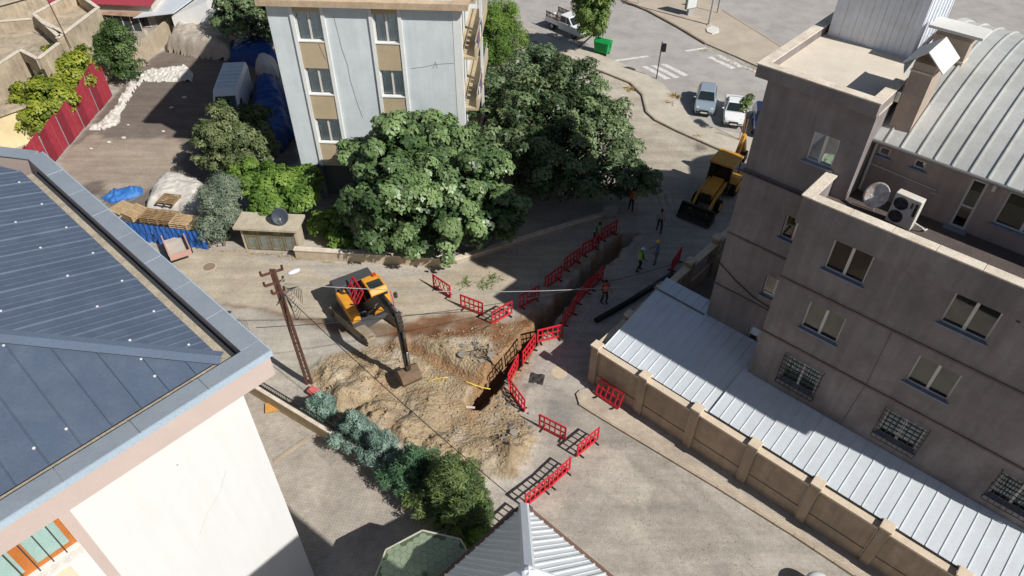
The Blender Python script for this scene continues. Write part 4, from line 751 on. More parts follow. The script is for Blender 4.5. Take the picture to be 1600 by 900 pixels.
def crown_points(ells, nsub, subr, per, r, flat=.8, fill=.25, lower=-.55):
    P = []; Nn = []; Tn = []; tips = []
    vol = np.array([e[3]*e[4]*e[5] for e in ells])**.67; vol = vol/vol.sum()
    for e, f in zip(ells, vol):
        c = np.array(e[:3]); rad = np.array(e[3:6])
        for i in range(max(3, int(nsub*f))):
            d = r.normal(size=3); d /= np.linalg.norm(d)
            if d[2] < lower: d[2] *= -.6; d /= np.linalg.norm(d)
            q = c+d*rad*(.66+.46*r.random()**1.5)
            if any((((q-np.array(g[:3]))/np.array(g[3:6]))**2).sum() < .4 for g in ells if g is not e): continue
            sr = subr*(.6+.8*r.random()); tips.append(q); tone = r.random()
            m_ = int(per*(sr/subr)**2); s = r.normal(size=(m_, 3)); s /= np.linalg.norm(s, axis=1, keepdims=True); s[:, 2] = np.where(s[:, 2] < -.4, -s[:, 2], s[:, 2])
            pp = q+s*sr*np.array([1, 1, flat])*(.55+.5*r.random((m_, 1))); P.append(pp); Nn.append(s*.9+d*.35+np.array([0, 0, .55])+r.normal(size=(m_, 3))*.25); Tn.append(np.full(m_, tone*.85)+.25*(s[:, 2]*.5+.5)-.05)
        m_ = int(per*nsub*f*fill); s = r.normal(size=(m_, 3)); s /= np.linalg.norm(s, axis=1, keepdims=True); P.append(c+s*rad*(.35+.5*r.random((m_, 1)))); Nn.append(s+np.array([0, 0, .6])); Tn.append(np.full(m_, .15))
    P = np.concatenate(P); k = P[:, 2] > .08; return P[k], np.concatenate(Nn)[k], np.concatenate(Tn)[k], tips
def tree(name, label, base, ells, nsub, subr, per, size, m, trunk=.15, k=1, asp=.55, tilt=.5, flat=.8, fill=.25, cat='tree', group=None, seed=1, stems=1, lower=-.55, limbs=14):
    base = np.array([float(base[0]), float(base[1]), 0.]); t = thing(name, label, cat, base, 0, group); r = np.random.default_rng(seed)
    E_ = [(e[0]-base[0], e[1]-base[1], *e[2:]) for e in ells]
    for e in list(E_):
        if min(e[3:6]) > 1.3 and cat == 'tree':
            for i in range(4):
                d = r.normal(size=3); d[2] = abs(d[2])*.8-.1; d /= np.linalg.norm(d); f = .26+.2*r.random(); E_.append((e[0]+d[0]*e[3]*.92, e[1]+d[1]*e[4]*.92, e[2]+d[2]*e[5]*.92, e[3]*f, e[4]*f, e[5]*f))
    P, Nn, Tn, tips = crown_points(E_, nsub, subr, per, r, flat, fill, lower)
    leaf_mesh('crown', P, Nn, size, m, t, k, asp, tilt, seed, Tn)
    mb = MB(); ctr = np.array([np.mean([e[0] for e in E_]), np.mean([e[1] for e in E_]), min(e[2]-e[5]*.3 for e in E_)]); ctr[2] = max(ctr[2], .25)
    for s_ in range(stems):
        o = np.array([.25*s_*math.cos(s_*2), .25*s_*math.sin(s_*2), 0]); mb.tube([o, o*1.1+ctr*.5+r.normal(size=3)*np.array([.08, .08, 0]), o*1.5+ctr], [trunk, trunk*.8, trunk*.62], 8)
    for q in tips[:limbs]: mid = (ctr+q)/2+r.normal(size=3)*.15; mb.tube([ctr+(q-ctr)*.02, mid, q], [trunk*.5, trunk*.3, trunk*.08], 6)
    mb.build('trunk', bark, t, True); return t
fig_m = leaf_mat('fig_leaf', S(48,76,42), S(140,164,108), .38, .22); dk_m = leaf_mat('mulberry_leaf', S(40,62,34), S(134,152,106), .4, .2); yg_m = leaf_mat('yellow_leaf', S(84,104,34), S(168,176,66), .5, .3)
olv = leaf_mat('olive_leaf', S(82,98,80), S(142,154,130), .55, .15); vine = leaf_mat('vine_leaf', S(66,102,40), S(138,166,76), .5, .3); con_b = leaf_mat('blue_conifer', S(66,92,82), S(150,174,158), .6, .12); con_g = leaf_mat('green_conifer', S(46,68,38), S(118,136,78), .6, .12); pin = leaf_mat('pine_leaf', S(62,94,34), S(128,156,66), .55, .2)
# the large fig in front of the apartments
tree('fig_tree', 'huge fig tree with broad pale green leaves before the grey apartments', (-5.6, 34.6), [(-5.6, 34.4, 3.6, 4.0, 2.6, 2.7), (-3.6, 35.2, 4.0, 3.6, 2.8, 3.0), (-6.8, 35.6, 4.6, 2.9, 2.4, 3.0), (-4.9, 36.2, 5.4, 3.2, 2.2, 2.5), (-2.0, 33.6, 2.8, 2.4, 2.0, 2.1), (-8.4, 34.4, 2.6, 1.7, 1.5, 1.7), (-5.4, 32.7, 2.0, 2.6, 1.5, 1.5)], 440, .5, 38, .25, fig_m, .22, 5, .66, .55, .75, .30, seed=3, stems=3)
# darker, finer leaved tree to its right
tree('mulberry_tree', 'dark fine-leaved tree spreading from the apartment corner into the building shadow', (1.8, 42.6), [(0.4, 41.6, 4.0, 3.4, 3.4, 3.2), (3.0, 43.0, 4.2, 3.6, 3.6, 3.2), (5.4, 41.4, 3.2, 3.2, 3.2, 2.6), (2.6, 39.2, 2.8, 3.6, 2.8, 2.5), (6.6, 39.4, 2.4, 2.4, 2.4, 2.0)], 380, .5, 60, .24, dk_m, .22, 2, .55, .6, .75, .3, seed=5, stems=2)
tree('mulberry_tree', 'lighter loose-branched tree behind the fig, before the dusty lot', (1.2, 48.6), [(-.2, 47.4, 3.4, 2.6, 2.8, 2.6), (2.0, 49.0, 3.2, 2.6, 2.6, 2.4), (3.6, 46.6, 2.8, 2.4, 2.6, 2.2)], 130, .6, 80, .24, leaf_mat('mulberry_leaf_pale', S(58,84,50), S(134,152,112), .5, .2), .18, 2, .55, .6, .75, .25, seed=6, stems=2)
tree('pine_tree', 'bright green upright pine behind the apartment balconies', tuple(G(788, 118)[:2]), [(*G(775, 75, 2.8)[:2], 3.0, 1.7, 1.7, 3.0), (*G(795, 70, 3)[:2], 3.4, 1.4, 1.4, 2.4), (*G(772, 52, 4.6)[:2], 4.6, 1.2, 1.2, 2.0)], 130, .5, 150, .26, pin, .14, 1, .2, 1.6, 1.4, .5, seed=7)
# trees and vine at the yard side of the lane
def at(px, py, z, rx, ry=None, rz=None): g = G(px, py, z); return (g[0], g[1], z, rx, ry or rx, rz or rx)
tree('bushy_tree', 'rounded olive-green tree shading the parked van', tuple(G(392, 285)[:2]), [at(372, 215, 3.0, 2.2, 2.0, 2.0), at(345, 243, 2.2, 1.6, 1.5, 1.3), at(398, 240, 2.3, 1.8, 1.6, 1.5), at(362, 190, 3.8, 1.3, 1.2, 1.2)], 130, .5, 90, .2, leaf_mat('dull_leaf', S(66,84,48), S(134,142,96), .5, .2), .16, 2, .5, .6, .75, .3, seed=8)
tree('olive_tree', 'silvery olive tree leaning over the blue tarps', tuple(G(350, 385)[:2]), [at(345, 330, 1.7, 1.25, 1.1, 1.6), at(340, 355, 1.1, 1.15, 1.0, 1.1), at(352, 300, 2.6, .9, .9, 1.0)], 80, .4, 90, .17, olv, .1, 2, .3, .8, 1., .3, seed=9)
tree('vine', 'bright green climbing vine spilling over the shed', tuple(G(425, 340)[:2]), [at(400, 283, 2.2, 1.6, 1.3, 1.0), at(435, 292, 2.2, 1.7, 1.4, 1.0), at(465, 305, 2.0, 1.2, 1.2, 1.0), at(420, 320, 2.0, 1.3, .7, .7), at(478, 285, 2.2, .9, .9, .9)], 130, .42, 60, .2, vine, .08, 2, .75, .5, .7, .3, cat='vine', seed=10)
tree('bush', 'low green bush between the shed and the fig tree', tuple(G(512, 368)[:2]), [at(510, 348, 1.0, 1.0, .9, .9), at(528, 372, .7, .8, .7, .7)], 46, .35, 60, .18, vine, .06, 2, .7, .5, .7, .3, cat='bush', seed=11)
tree('bush', 'small sprig of greenery at the foot of the low wall', tuple(G(543, 395)[:2]), [at(543, 388, .4, .5, .4, .45)], 14, .25, 40, .14, vine, .03, 2, .7, cat='bush', seed=12)
tree('shrub', 'yellow-green shrub growing behind the red fence by the cream wall', tuple(G(62, 170)[:2]), [at(72, 158, 2.4, 1.9, 1.9, 1.7), at(55, 185, 1.4, 1.4, 1.4, 1.2)], 70, .5, 60, .24, yg_m, .1, 2, .6, cat='bush', seed=13)
tree('shrub', 'tall yellow-green shrub behind the red fence under the roof terrace', tuple(G(112, 132)[:2]), [at(105, 110, 2.8, 2.0, 1.9, 1.8), at(85, 140, 2.4, 1.3, 1.3, 1.1), at(118, 130, 2.0, 1.3, 1.3, 1.3)], 80, .5, 60, .24, yg_m, .12, 2, .6, cat='bush', seed=14)
tree('garden_tree', 'feathery green tree at the end of the block wall', tuple(G(190, 125)[:2]), [at(180, 85, 2.4, 1.6, 1.5, 1.7), at(168, 55, 3.2, 1.3, 1.3, 1.2), at(198, 105, 1.4, 1.0, 1.0, 1.2)], 80, .5, 60, .22, leaf_mat('feather_leaf', S(58,84,42), S(118,140,84), .5, .25), .12, 2, .4, seed=15)
tree('garden_tree', 'dark tree at the corner between the sheds and the apartments', tuple(G(395, 62)[:2]), [at(395, 28, 3.0, 2.6, 2.4, 2.4), at(380, 10, 3.8, 2.0, 2.0, 1.8), at(418, 40, 2.0, 1.6, 1.6, 1.6)], 100, .6, 70, .26, dk_m, .16, 2, .6, seed=16)
tree('garden_tree', 'small dark bush on the far terrace', tuple(G(45, 12)[:2]), [at(46, 5, 2.6, 1.6, 1.4, 1.0)], 30, .5, 60, .24, dk_m, .1, 2, .5, seed=17)
# street trees
tree('street_tree', 'bright leafy street tree beside the white pickup', tuple(G(903, 74)[:2]), [at(920, 28, 3.4, 1.5, 1.5, 1.9), at(928, 15, 4.6, 1.3, 1.3, 1.6), at(935, 45, 2.2, .9, .9, .9)], 80, .5, 75, .22, leaf_mat('street_leaf', S(74,104,48), S(146,164,88), .5, .3), .1, 2, .6, seed=18, limbs=8)
st2 = tree('street_tree', 'spindly staked sapling in front of the white car', tuple(G(1158, 222)[:2]), [at(1165, 166, 2.6, .5, .5, .5), at(1172, 157, 2.95, .32, .32, .35)], 12, .26, 30, .15, leaf_mat('street_leaf', (0,0,0), (0,0,0)), .04, 2, .6, seed=19, limbs=8)
for s_ in (-.18, .16): MB().tube([(s_, .1, 0), (s_*.7, .05, 1.9)], .03, 6).build('stake', mat('stake_wood', S(176,124,82), .9, .2, 3), st2)
# courtyard conifers
for i, (px, py, z, rr, hz, mm, lab) in enumerate(((500,640,.8,.66,.7,con_b,'small blue-grey conifer at the end of the hedge by the gate'), (555,682,1.0,1.0,1.0,con_b,'blue-green conifer second along the courtyard hedge'), (590,706,1.0,.9,.95,con_b,'pale blue conifer beside the white concrete ring'), (616,738,.8,.65,.7,con_b,'little blue conifer between its larger neighbours in the hedge'), (645,740,1.2,1.25,1.2,leaf_mat('mid_conifer', S(48,80,56), S(104,140,100), .6, .12),'fresh green conifer in the middle of the hedge'), (703,765,1.7,1.6,1.7,con_g,'large olive-green conifer at the thick end of the hedge'), (722,812,1.2,1.2,1.2,con_g,'dark conifer overhanging the green gazebo roof'))):
    b = G(px, py+18*z, 0); tree('conifer', lab, tuple(G(px, py, z)[:2]), [at(px, py, z*.75, rr*.95, rr*.95, hz*.7), at(px+2, py-8, z*1.35, rr*.62, rr*.62, hz*.8), at(px+4, py-16, z*1.9, rr*.3, rr*.3, hz*.6)] + [at(px+q*30*rr, py+v_*22*rr, z*.6, rr*.4, rr*.4, hz*.4) for q, v_ in ((-.9, .2), (.8, .5), (.1, .9), (.7, -.5))], int(55*rr+18), .2*rr**.5+.05, 95, .26, mm, .06, 1, .16, 2.6, 1.3, .3, cat='conifer', group='courtyard hedge conifers', seed=30+i)
tree('bush', 'leafy green plant squeezed beside the white metal roof', tuple(G(745, 848)[:2]), [at(742, 838, .9, .5, .4, .5), at(720, 862, .9, .4, .4, .4)], 26, .25, 50, .12, vine, .03, 2, .7, cat='bush', seed=41)
# dry weeds and sprigs on the ground
def tuft(px, py, n, h, m, seed, label, cat='weed'):
    r = np.random.default_rng(seed); c = G(px, py); t = thing('weed', label, cat, c); q = r.normal(size=(n, 3))*np.array([.22, .22, .05]); q[:, 2] = np.abs(q[:, 2])+.03; d = np.stack([q[:, 0], q[:, 1], np.full(n, .35)], 1); leaf_mesh('blades', q, np.cross(d, r.normal(size=(n, 3)))+.01, h, m, t, 1, .14, .2, seed)
dry = leaf_mat('dry_grass', S(168,142,88), S(206,184,128), .8, .2)
for i, (px, py, lab) in enumerate(((772,437,'small green weed growing on the verge beyond the red barriers'),(760,447,'tiny weed on the verge behind the second red barrier'),(727,443,'low green sprig on the verge beside the first red barrier'))): tuft(px, py, 60, .28, vine, 50+i, lab)
for i, (px, py, n, lab) in enumerate(((1053,152,160,'straw-coloured dry weed by the parked silver car'),(1046,163,90,'fallen dry weed on the pavement edge'),(985,140,60,'dry grass along the broken kerb'),(1090,214,60,'dry grass strip on the kerb before the parked cars'))): tuft(px, py, n, .45, dry, 60+i, lab)
mb = MB(); r = np.random.default_rng(77); pts = [(x, y) for x, y in GP([(360+i*12+random.uniform(-6, 6), 392+i*1.2+random.uniform(-3, 3)) for i in range(14)])]
P_ = np.concatenate([np.array([[x, y, .05]])+r.normal(size=(22, 3))*np.array([.25, .08, .02]) for x, y in pts]); o = leaf_mesh('dry_grass', P_, r.normal(size=P_.shape), .2, dry, None, 1, .14, .6, 78); o['kind'] = 'stuff'; tag(o, 'strip of dry yellow grass along the foot of the shed wall', 'grass')
P_ = np.concatenate([np.array([[x, y, .05]])+r.normal(size=(14, 3))*np.array([.4, .3, .03]) for x, y in GP([(1110+i*9+random.uniform(-10, 10), 78+i*4.4+random.uniform(-6, 6)) for i in range(10)])]); o = leaf_mesh('dry_grass', P_, r.normal(size=P_.shape), .3, dry, None, 1, .14, .6, 79); o['kind'] = 'stuff'; tag(o, 'dry weeds over the broken edge of the traffic island', 'grass')
# ================================================================ gatehouse with pyramid roof (bottom centre)
GC = np.array([0.47, 14.06]); GA = math.atan2(-2.62, -2.67)            # eave corner; left eave direction
GH = thing('gatehouse', 'building with white ribbed metal pyramid roof beside the street', 'building', (GC[0], GC[1], 0), GA+R(90))
# local: corner at origin, roof spreads to -y (left eave) and +x... use unit axes
SD = 6.2; ZE, ZA = 4.2, 7.75
gm_w = mat('gate_sheet', S(222,226,228), .4, .05, .6, .04, 14, .04, 10, metal=.15)
ga_inv = GA+R(90); e1 = Vector((math.cos(GA), math.sin(GA), 0)); e2 = Vector((2.89, -2.67, 0)).normalized(); Ri = Matrix.Rotation(-ga_inv, 3, 'Z'); e1 = Ri @ e1; e2 = Ri @ e2
ctr = (e1+e2)*(SD/2); apex = Vector((ctr.x, ctr.y, ZA))
def face_panels(o, d, inw, n):
    for i in range(n):
        s0 = SD*i/n; s1 = SD*(i+1)/n; dep = lambda s: min(s, SD-s)
        def pt(s, f): p = o+d*s+inw*(dep(s)*f); return Vector((p.x, p.y, ZE+(ZA-ZE)*dep(s)*f/(SD/2)))
        mb = MB(); pts = [pt(s0, 0), pt(s1, 0), pt(s1, 1)] + ([pt(s0, 1)] if s0 > 1e-6 else []); 
        if s0 < SD/2 < s1: pts = [pt(s0, 0), pt(s1, 0), pt(s1, 1), apex, pt(s0, 1)]
        mb.add(pts, [tuple(range(len(pts)))])
        if dep(s0) > .2: mb.bar(pt(s0, 0)+Vector((0, 0, .03)), pt(s0, .98)+Vector((0, 0, .03)), .06, .06)
        sm_ = (s0+s1)/2; mb.bar(pt(sm_, 0)+Vector((0, 0, .01)), pt(sm_, .95)+Vector((0, 0, .01)), .03, .03); mb.build('roof_sheet', gm_w, GH)
Z0 = Vector((0, 0, 0)); face_panels(Z0, e1, e2, 13); face_panels(Z0, e2, e1, 13); face_panels(e1*SD, e2, -e1, 13); face_panels(e2*SD, e1, -e2, 13)
for o_ in (Z0, e1*SD, e2*SD, (e1+e2)*SD):
    a = Vector((o_.x, o_.y, ZE+.06)); b = apex+Vector((0, 0, .06)); d = (b-a).normalized(); s_ = d.cross(Vector((0, 0, 1))).normalized()*.2; u = Vector((0, 0, .07)); a2 = a-d*.1
    MB().add([a2-s_, a2-s_*.6+u, a2+s_*.6+u, a2+s_, b-s_, b-s_*.6+u, b+s_*.6+u, b+s_], [(0,1,5,4),(1,2,6,5),(2,3,7,6),(0,3,2,1)]).build('hip_cap', mat('hip_white', S(226,232,238), .4, .04, 1), GH)
brg = mat('brown_gutter', S(120,92,78), .6, .12, 2)
for a, b in ((Z0, e1*SD), (Z0, e2*SD), (e1*SD, (e1+e2)*SD), (e2*SD, (e1+e2)*SD)):
    o_ = ((a+b)/2-ctr).normalized()*.07; z = Vector((0, 0, ZE-.05)); MB().bar(a+o_+z, b+o_+z, .12, .13).build('gutter', brg, GH)
ins = .7; MB().prism([tuple((e1*ins+e2*ins)[:2]), tuple((e1*(SD-ins)+e2*ins)[:2]), tuple((e1*(SD-ins)+e2*(SD-ins))[:2]), tuple((e1*ins+e2*(SD-ins))[:2])], 0, ZE-.12).build('wall', mat('gate_render', S(206,192,172), .9, .1, 1), GH)
# unseen tall block, added to cast the courtyard shadow along the white house
tb = thing('shadow_block', 'tall plain rendered block out of view, added to shade the courtyard', 'building', (6.59, 4.17, 0), OTH)
MB().box(0, 9, -8, 0, 0, 18.6).build('wall', stucco, tb); MB().box(-.1, 9.1, -8.1, .05, 18.6, 18.8).build('roof_slab', coping_m, tb)
for z in (3, 6.2, 9.4, 12.6): w_ = MB().box(1, 2.6, -.005, .03, z, z+1.4).build('window', upvc, tb); MB().box(1.1, 2.5, .03, .04, z+.1, z+1.3).build('pane', mat('dark_pane', (0, 0, 0)), w_)
# green shingled gazebo
gz = thing('gazebo', 'green hexagonal-shingled gazebo roof tucked beside the hedge', 'gazebo', (*((G(584, 890, 3.1)+G(632, 837, 3.1))/2+np.array([.81, -.59, 0])*1.78)[:2], 0), R(9)); n8 = 8; r8 = 1.95; zE = 3.1; zT = 3.6
shin = mat('green_shingle', S(152,166,138), .9, .12, .7, .12, 25, .2, 30); rv = [(r8*math.cos(2*math.pi*k/n8), r8*math.sin(2*math.pi*k/n8)) for k in range(n8)]
for k in range(n8):
    a = Vector((*rv[k], zE)); b = Vector((*rv[(k+1) % n8], zE)); t_ = Vector((0, 0, zT)); MB().add([a, b, t_, a-Vector((0, 0, .06)), b-Vector((0, 0, .06))], [(0, 1, 2), (0, 3, 4, 1)]).build('roof_face', mat('shingle_base', S(96,112,84), .95), gz)
    MB().bar(a+Vector((0, 0, -.03)), b+Vector((0, 0, -.03)), .06, .1).build('edge_trim', mat('trim_pale', S(196,190,172), .8), gz); MB().tube([(a.x*.92, a.y*.92, 0), (a.x*.92, a.y*.92, zE)], .05, 8).build('post', bark, gz)
hx = MB(); s_ = .155
for i in range(-16, 17):
    for j in range(-16, 17):
        x = i*s_*1.5*1.04; y = (j+.5*(i % 2))*s_*math.sqrt(3)*1.04; rr = math.hypot(x, y); an = math.atan2(y, x) % (2*math.pi/n8)-math.pi/n8; edge = rr*math.cos(an)
        if edge > r8*math.cos(math.pi/n8)-.12: continue
        def zz(x, y): an = math.atan2(y, x) % (2*math.pi/n8)-math.pi/n8; return zT-(zT-zE)*math.hypot(x, y)*math.cos(an)/(r8*math.cos(math.pi/n8))+.012
        vs_ = [(x+s_*math.cos(k*math.pi/3), y+s_*math.sin(k*math.pi/3)) for k in range(6)]; hx.add([(p, q, zz(p, q)+.004*((i+j) % 3)) for p, q in vs_], [tuple(range(6))])
hx.build('shingles', shin, gz, kind='stuff')
# ================================================================ courtyard wall, gate, odds and ends
cw0 = G(392, 612); cw1 = G(760, 838); cdir = (cw1-cw0)/np.linalg.norm(cw1-cw0); chd = heading(cw0, cw1); CW = thing('courtyard_wall', 'low beige courtyard wall with dark railing behind the hedge', 'wall', cw0, chd); LW = float(np.linalg.norm(cw1-cw0))
bw_ = mat('court_wall', S(190,170,138), .93, .12, .8, .1, 25, .2, 25, streak=.1)
for i in range(5):
    x0 = LW*i/5; x1 = LW*(i+1)/5; MB().box(x0+.01, x1-.01, -.1, .1, 0, .85).build('wall_panel', bw_, CW); MB().box(x0, x1-.01, -.15, .15, .85, .94).build('coping', coping_m, CW, bevel=.012)
    rl = MB(); rl.box(x0, x1, .02, .06, 1.5, 1.55); rl.box(x0, x1, .02, .06, 1.1, 1.14)
    for x in np.arange(x0, x1, .14): rl.box(x, x+.02, .03, .05, .94, 1.5)
    rl.build('railing', mat('black_iron', (0, 0, 0)), CW)
rb = thing('red_box', 'faded red fabric-covered box at the foot of the utility pole', 'box', G(492, 618), chd); MB().prism([(-.3, -.22), (.3, -.22), (.26, .22), (-.26, .2)], 0, [.42, .36, .42, .5]).build('cover', mat('faded_red', S(196,98,96), .9, .12, 2, .08, 20), rb, bevel=.06); MB().box(-.26, .24, -.2, .18, 0, .08).build('base', bark, rb)
bd = thing('wooden_board', 'weathered orange plywood board lying in the courtyard', 'board', G(427, 638), R(15)); MB().box(-.36, .36, -.3, .3, .1, .13).build('board', mat('plywood', S(206,152,78), .8, .15, 2, .1, 20), bd); MB().box(-.3, .3, -.25, .25, 0, .1).build('frame', bark, bd)
rg = thing('concrete_ring', 'white concrete ring standing in the hedge', 'ring', G(626, 722), R(20)); rr_ = MB(); rings = []
for k in range(24):
    a = 2*math.pi*k/24; rings.append([((.42+p)*math.cos(a), q, .42+(.42+p)*math.sin(a)) for p, q in ((-.06, -.15), (.06, -.15), (.06, .15), (-.06, .15))])
rings.append(rings[0]); rr_.loft(rings, False); rr_.build('ring', mat('white_concrete', S(216,212,204), .8, .1, 2), rg, True); MB().box(-.3, .3, -.14, .14, 0, .03).build('foot', slab, rg)
rm = G(839, 593); o = thing('rubber_mat', 'square black rubber mat lying on the street', 'mat', rm, R(-12)); mb = MB(); nn = 8
for i in range(nn):
    for j in range(nn): f = lambda p, q: (-.36+.72*p/nn, -.34+.68*q/nn, .03+.03*math.sin(p*1.3)*math.cos(q*.9)+.03); mb.quad(f(i, j), f(i+1, j), f(i+1, j+1), f(i, j+1))
mb.build('sheet', mat('black_rubber', S(62,60,58), .8, .15, 4), o).modifiers.new('t', 'SOLIDIFY').thickness = .02
tag(MB().tube([tuple(G(931, 501, .16)), tuple(G(985, 470, .16)), tuple(G(1050, 428, .16))], .16, 14).build('pipe', mat('black_hdpe', S(36,37,40), .4, .08, 2), None, True), 'long black plastic pipe lying beside the boundary wall', 'pipe')
def hose(name, pts, r, m, label, cat='hose', z=.03):
    P_ = [G(x, y, 0) for x, y in pts]; P_ = [(p[0], p[1], max(gz_at(p[0], p[1]), -.3)+z) for p in P_]; tag(MB().tube(P_, r, 6).build(name, m, None, True), label, cat)
yel = mat('yellow_hose', S(222,196,70), .5, .05)
hose('hose', [(670,598),(680,595),(692,595),(700,596)], .03, yel, 'short yellow gas hose sticking out of the dug soil', z=.08); hose('hose', [(728,600),(742,600),(752,601),(766,604)], .03, yel, 'yellow gas hose hanging over the trench edge', z=.1)
hose('cable', [(752,567),(765,572),(778,580),(790,586)], .035, mat('black_hdpe', (0, 0, 0)), 'thick black cable stub jutting over the trench', 'cable', .25); hose('cable', [(730,560),(745,553),(760,556),(775,570),(788,582)], .016, mat('black_hdpe', (0, 0, 0)), 'thin black cable looped over the dug soil', 'cable', .2)
tag(MB().bar(tuple(G(728,636,.1)), tuple(G(742,637,.12)), .1, .05).build('offcut', upvc), 'white plastic offcut at the trench end', 'offcut')
# ================================================================ barriers
bred = mat('barrier_red', S(206,34,48), .5, .1, 1.5, .06, 14, 0, c2=S(188,70,72), c2amt=.5); bfoot = mat('barrier_foot', S(46,44,44), .8, .1, 4)
def barrier_proto(xl):
    t = thing('plastic_barrier', '', 'barrier'); mb = MB(); L2 = .74; h0, h1 = .12, 1.0
    mb.bar((-L2, 0, h1-.03), (L2, 0, h1-.03), .06, .10); mb.bar((-L2, 0, h0), (L2, 0, h0), .06, .12); mb.bar((-L2+.04, 0, h0), (-L2+.04, 0, h1), .09, .06); mb.bar((L2-.04, 0, h0), (L2-.04, 0, h1), .09, .06)
    if xl:
        for k in range(4): x0 = -L2+.05+k*.35; mb.bar((x0, 0, h0), (x0+.35, 0, h1), .04, .04); mb.bar((x0, .004, h1), (x0+.35, .004, h0), .04, .04)
    else:
        mb.bar((-L2, .003, .56), (L2, .003, .56), .05, .07)
        for k in range(1, 5): x = -L2+k*2*L2/5; mb.bar((x, -.003, h0), (x, -.003, h1), .065, .05)
    mb.build('panel', bred, t, bevel=.012)
    for x in (-.52, .52): MB().prism([(x-.03, -.26), (x+.03, -.26), (x+.03, .26), (x-.03, .26)], 0, .07).build('foot', bfoot, t, bevel=.01); 
    return t
BP = [barrier_proto(False), barrier_proto(True)]; used = [False, False]
def put_barrier(pa, pb, label, xl=0, z=None):
    a = G(*pa); b = G(*pb); c = (a+b)/2; zz = max(0, gz_at(c[0], c[1])) if z is None else z
    o = BP[xl] if not used[xl] else dup(BP[xl]); used[xl] = True; o.location = (c[0], c[1], zz); o.rotation_euler = (0, 0, heading(a, b)); o['label'] = label; o['group'] = 'red plastic barriers round the dig'; return o
BL = [((677,448),(705,467),'red plastic barrier with crossed lattice nearest the fig tree',1), ((722,481),(753,493),'red plastic barrier between the lattice one and the corner of the dig'), ((770,508),(798,492),'sunlit red barrier angled across the head of the orange soil'), ((813,482),(840,467),'red barrier at the edge of the building shadow by the verge'),
 ((853,452),(875,436),'shaded red barrier first in the row along the verge side of the trench'), ((881,425),(905,407),'shaded red barrier second in the row along the verge side of the trench'), ((908,402),(936,386),'shaded red barrier third in the row, by the man in the green vest'), ((938,378),(963,363),'shaded red barrier last in the verge-side row, beyond the green vest'),
 ((878,512),(898,487),'shaded red barrier first along the pipe side of the trench'), ((899,484),(920,460),'shaded red barrier second along the pipe side of the trench'), ((921,457),(942,435),'shaded red barrier beside the worker in orange'),
 ((838,537),(879,527),'sunlit red barrier crossing the trench at the shadow line'), ((816,572),(836,543),'red barrier on the trench lip below the crossing barrier'), ((794,605),(809,574),'red barrier seen edge-on above the deep end of the trench'), ((796,612),(821,647),'red barrier with its shadow falling into the trench end'),
 ((843,668),(882,688),'red barrier standing alone on the gravel'), ((903,713),(932,689),'red barrier casting a grid shadow near the paved walkway'), ((858,764),(889,735),'red barrier second from the white pyramid roof'), ((825,790),(853,767),'red barrier touching the tip of the white pyramid roof'), ((790,836),(815,812),'red barrier hidden behind the white pyramid roof')]
for q in BL: put_barrier(q[0], q[1], q[2], q[3] if len(q) > 3 else 0)
o = put_barrier((1046,428),(1063,404), 'red barrier leaning by the wall railing in shade')
a = W(-5.55, -3.2); o = dup(BP[0]); o['label'] = 'red barrier propped flat against the tan boundary wall'; o.location = tuple(W(-5.3, -3.62, .1)); o.rotation_euler = (R(-22), 0, OTH)
# ================================================================ utility pole and wires
pb = G(485, 603); pt_ = np.array([pb[0]-.25, pb[1]+.12, 7.7]); UP = thing('utility_pole', 'rusty lattice utility pole with crossarms and a street lamp', 'utility pole', pb); rust = mat('rusty_steel', S(98,68,56), .8, .25, 4, .15, 20, .2, 20); tv = Vector(pt_-pb)
for dx in (-.11, .11): mb = MB(); mb.bar((dx*1.1, 0, 0), (tv.x+dx*.6, tv.y, tv.z), .11, .12); mb.build('channel', rust, UP)
mb = MB()
for k in range(26): f = k/26; g = (k+1)/26; s_ = 1 if k % 2 else -1; mb.bar((tv.x*f-s_*.11, tv.y*f, tv.z*f), (tv.x*g+s_*.11, tv.y*g, tv.z*g), .03, .02)
mb.build('lacing', rust, UP)
for z, l0, l1 in ((7.55, -.5, .45), (6.95, -.5, .35), (6.4, -.3, .25)):
    f = z/7.7; ca = MB().bar((tv.x*f+l0*.9, tv.y*f+l0*.5, z), (tv.x*f+l1*.9, tv.y*f+l1*.5, z+.0), .09, .09).build('crossarm', rust, UP)
    for l in (l0, l1*.9): MB().tube([(tv.x*f+l*.9, tv.y*f+l*.5, z), (tv.x*f+l*.9, tv.y*f+l*.5, z+.22)], [.05, .06], 8).build('insulator', mat('brown_ceramic', S(84,58,48), .4), ca)
MB().tube([(tv.x, tv.y, 6.7), (.15, .2, 7.15), (.4, .35, 7.3)], .03, 6).build('lamp_arm', mat('galv', (0, 0, 0)), UP); MB(Matrix.Translation((.55, .45, 7.3)) @ Matrix.Rotation(R(35), 4, 'Z')).sphere((0, 0, 0), .3, 14, 8, (1, .4, .3)).build('lamp_head', mat('lamp_white', S(226,228,230), .4, .03), UP, True)
mb = MB()
for k in range(7): r_ = .25+.07*k; mb.tube([(tv.x+.3+r_*math.cos(a*.5)*.8, tv.y+.2+.1*k*math.sin(a), 6.2-.12*k+r_*math.sin(a*.5)) for a in range(13)], .014, 4)
mb.build('cable_coil', mat('black_hdpe', (0, 0, 0)), UP)
def wire(a, b, sag, r, m, label):
    a = np.array(a); b = np.array(b); P_ = [tuple(a+(b-a)*t-np.array([0, 0, sag*4*t*(1-t)])) for t in np.linspace(0, 1, 25)]; tag(MB().tube(P_, r, 5).build('overhead_wire', m, None, True), label, 'wire')
top = pb+np.array([0, 0, 0]); bw2 = mat('black_wire', S(40,40,42), .6); gw2 = mat('grey_wire', S(150,150,148), .5)
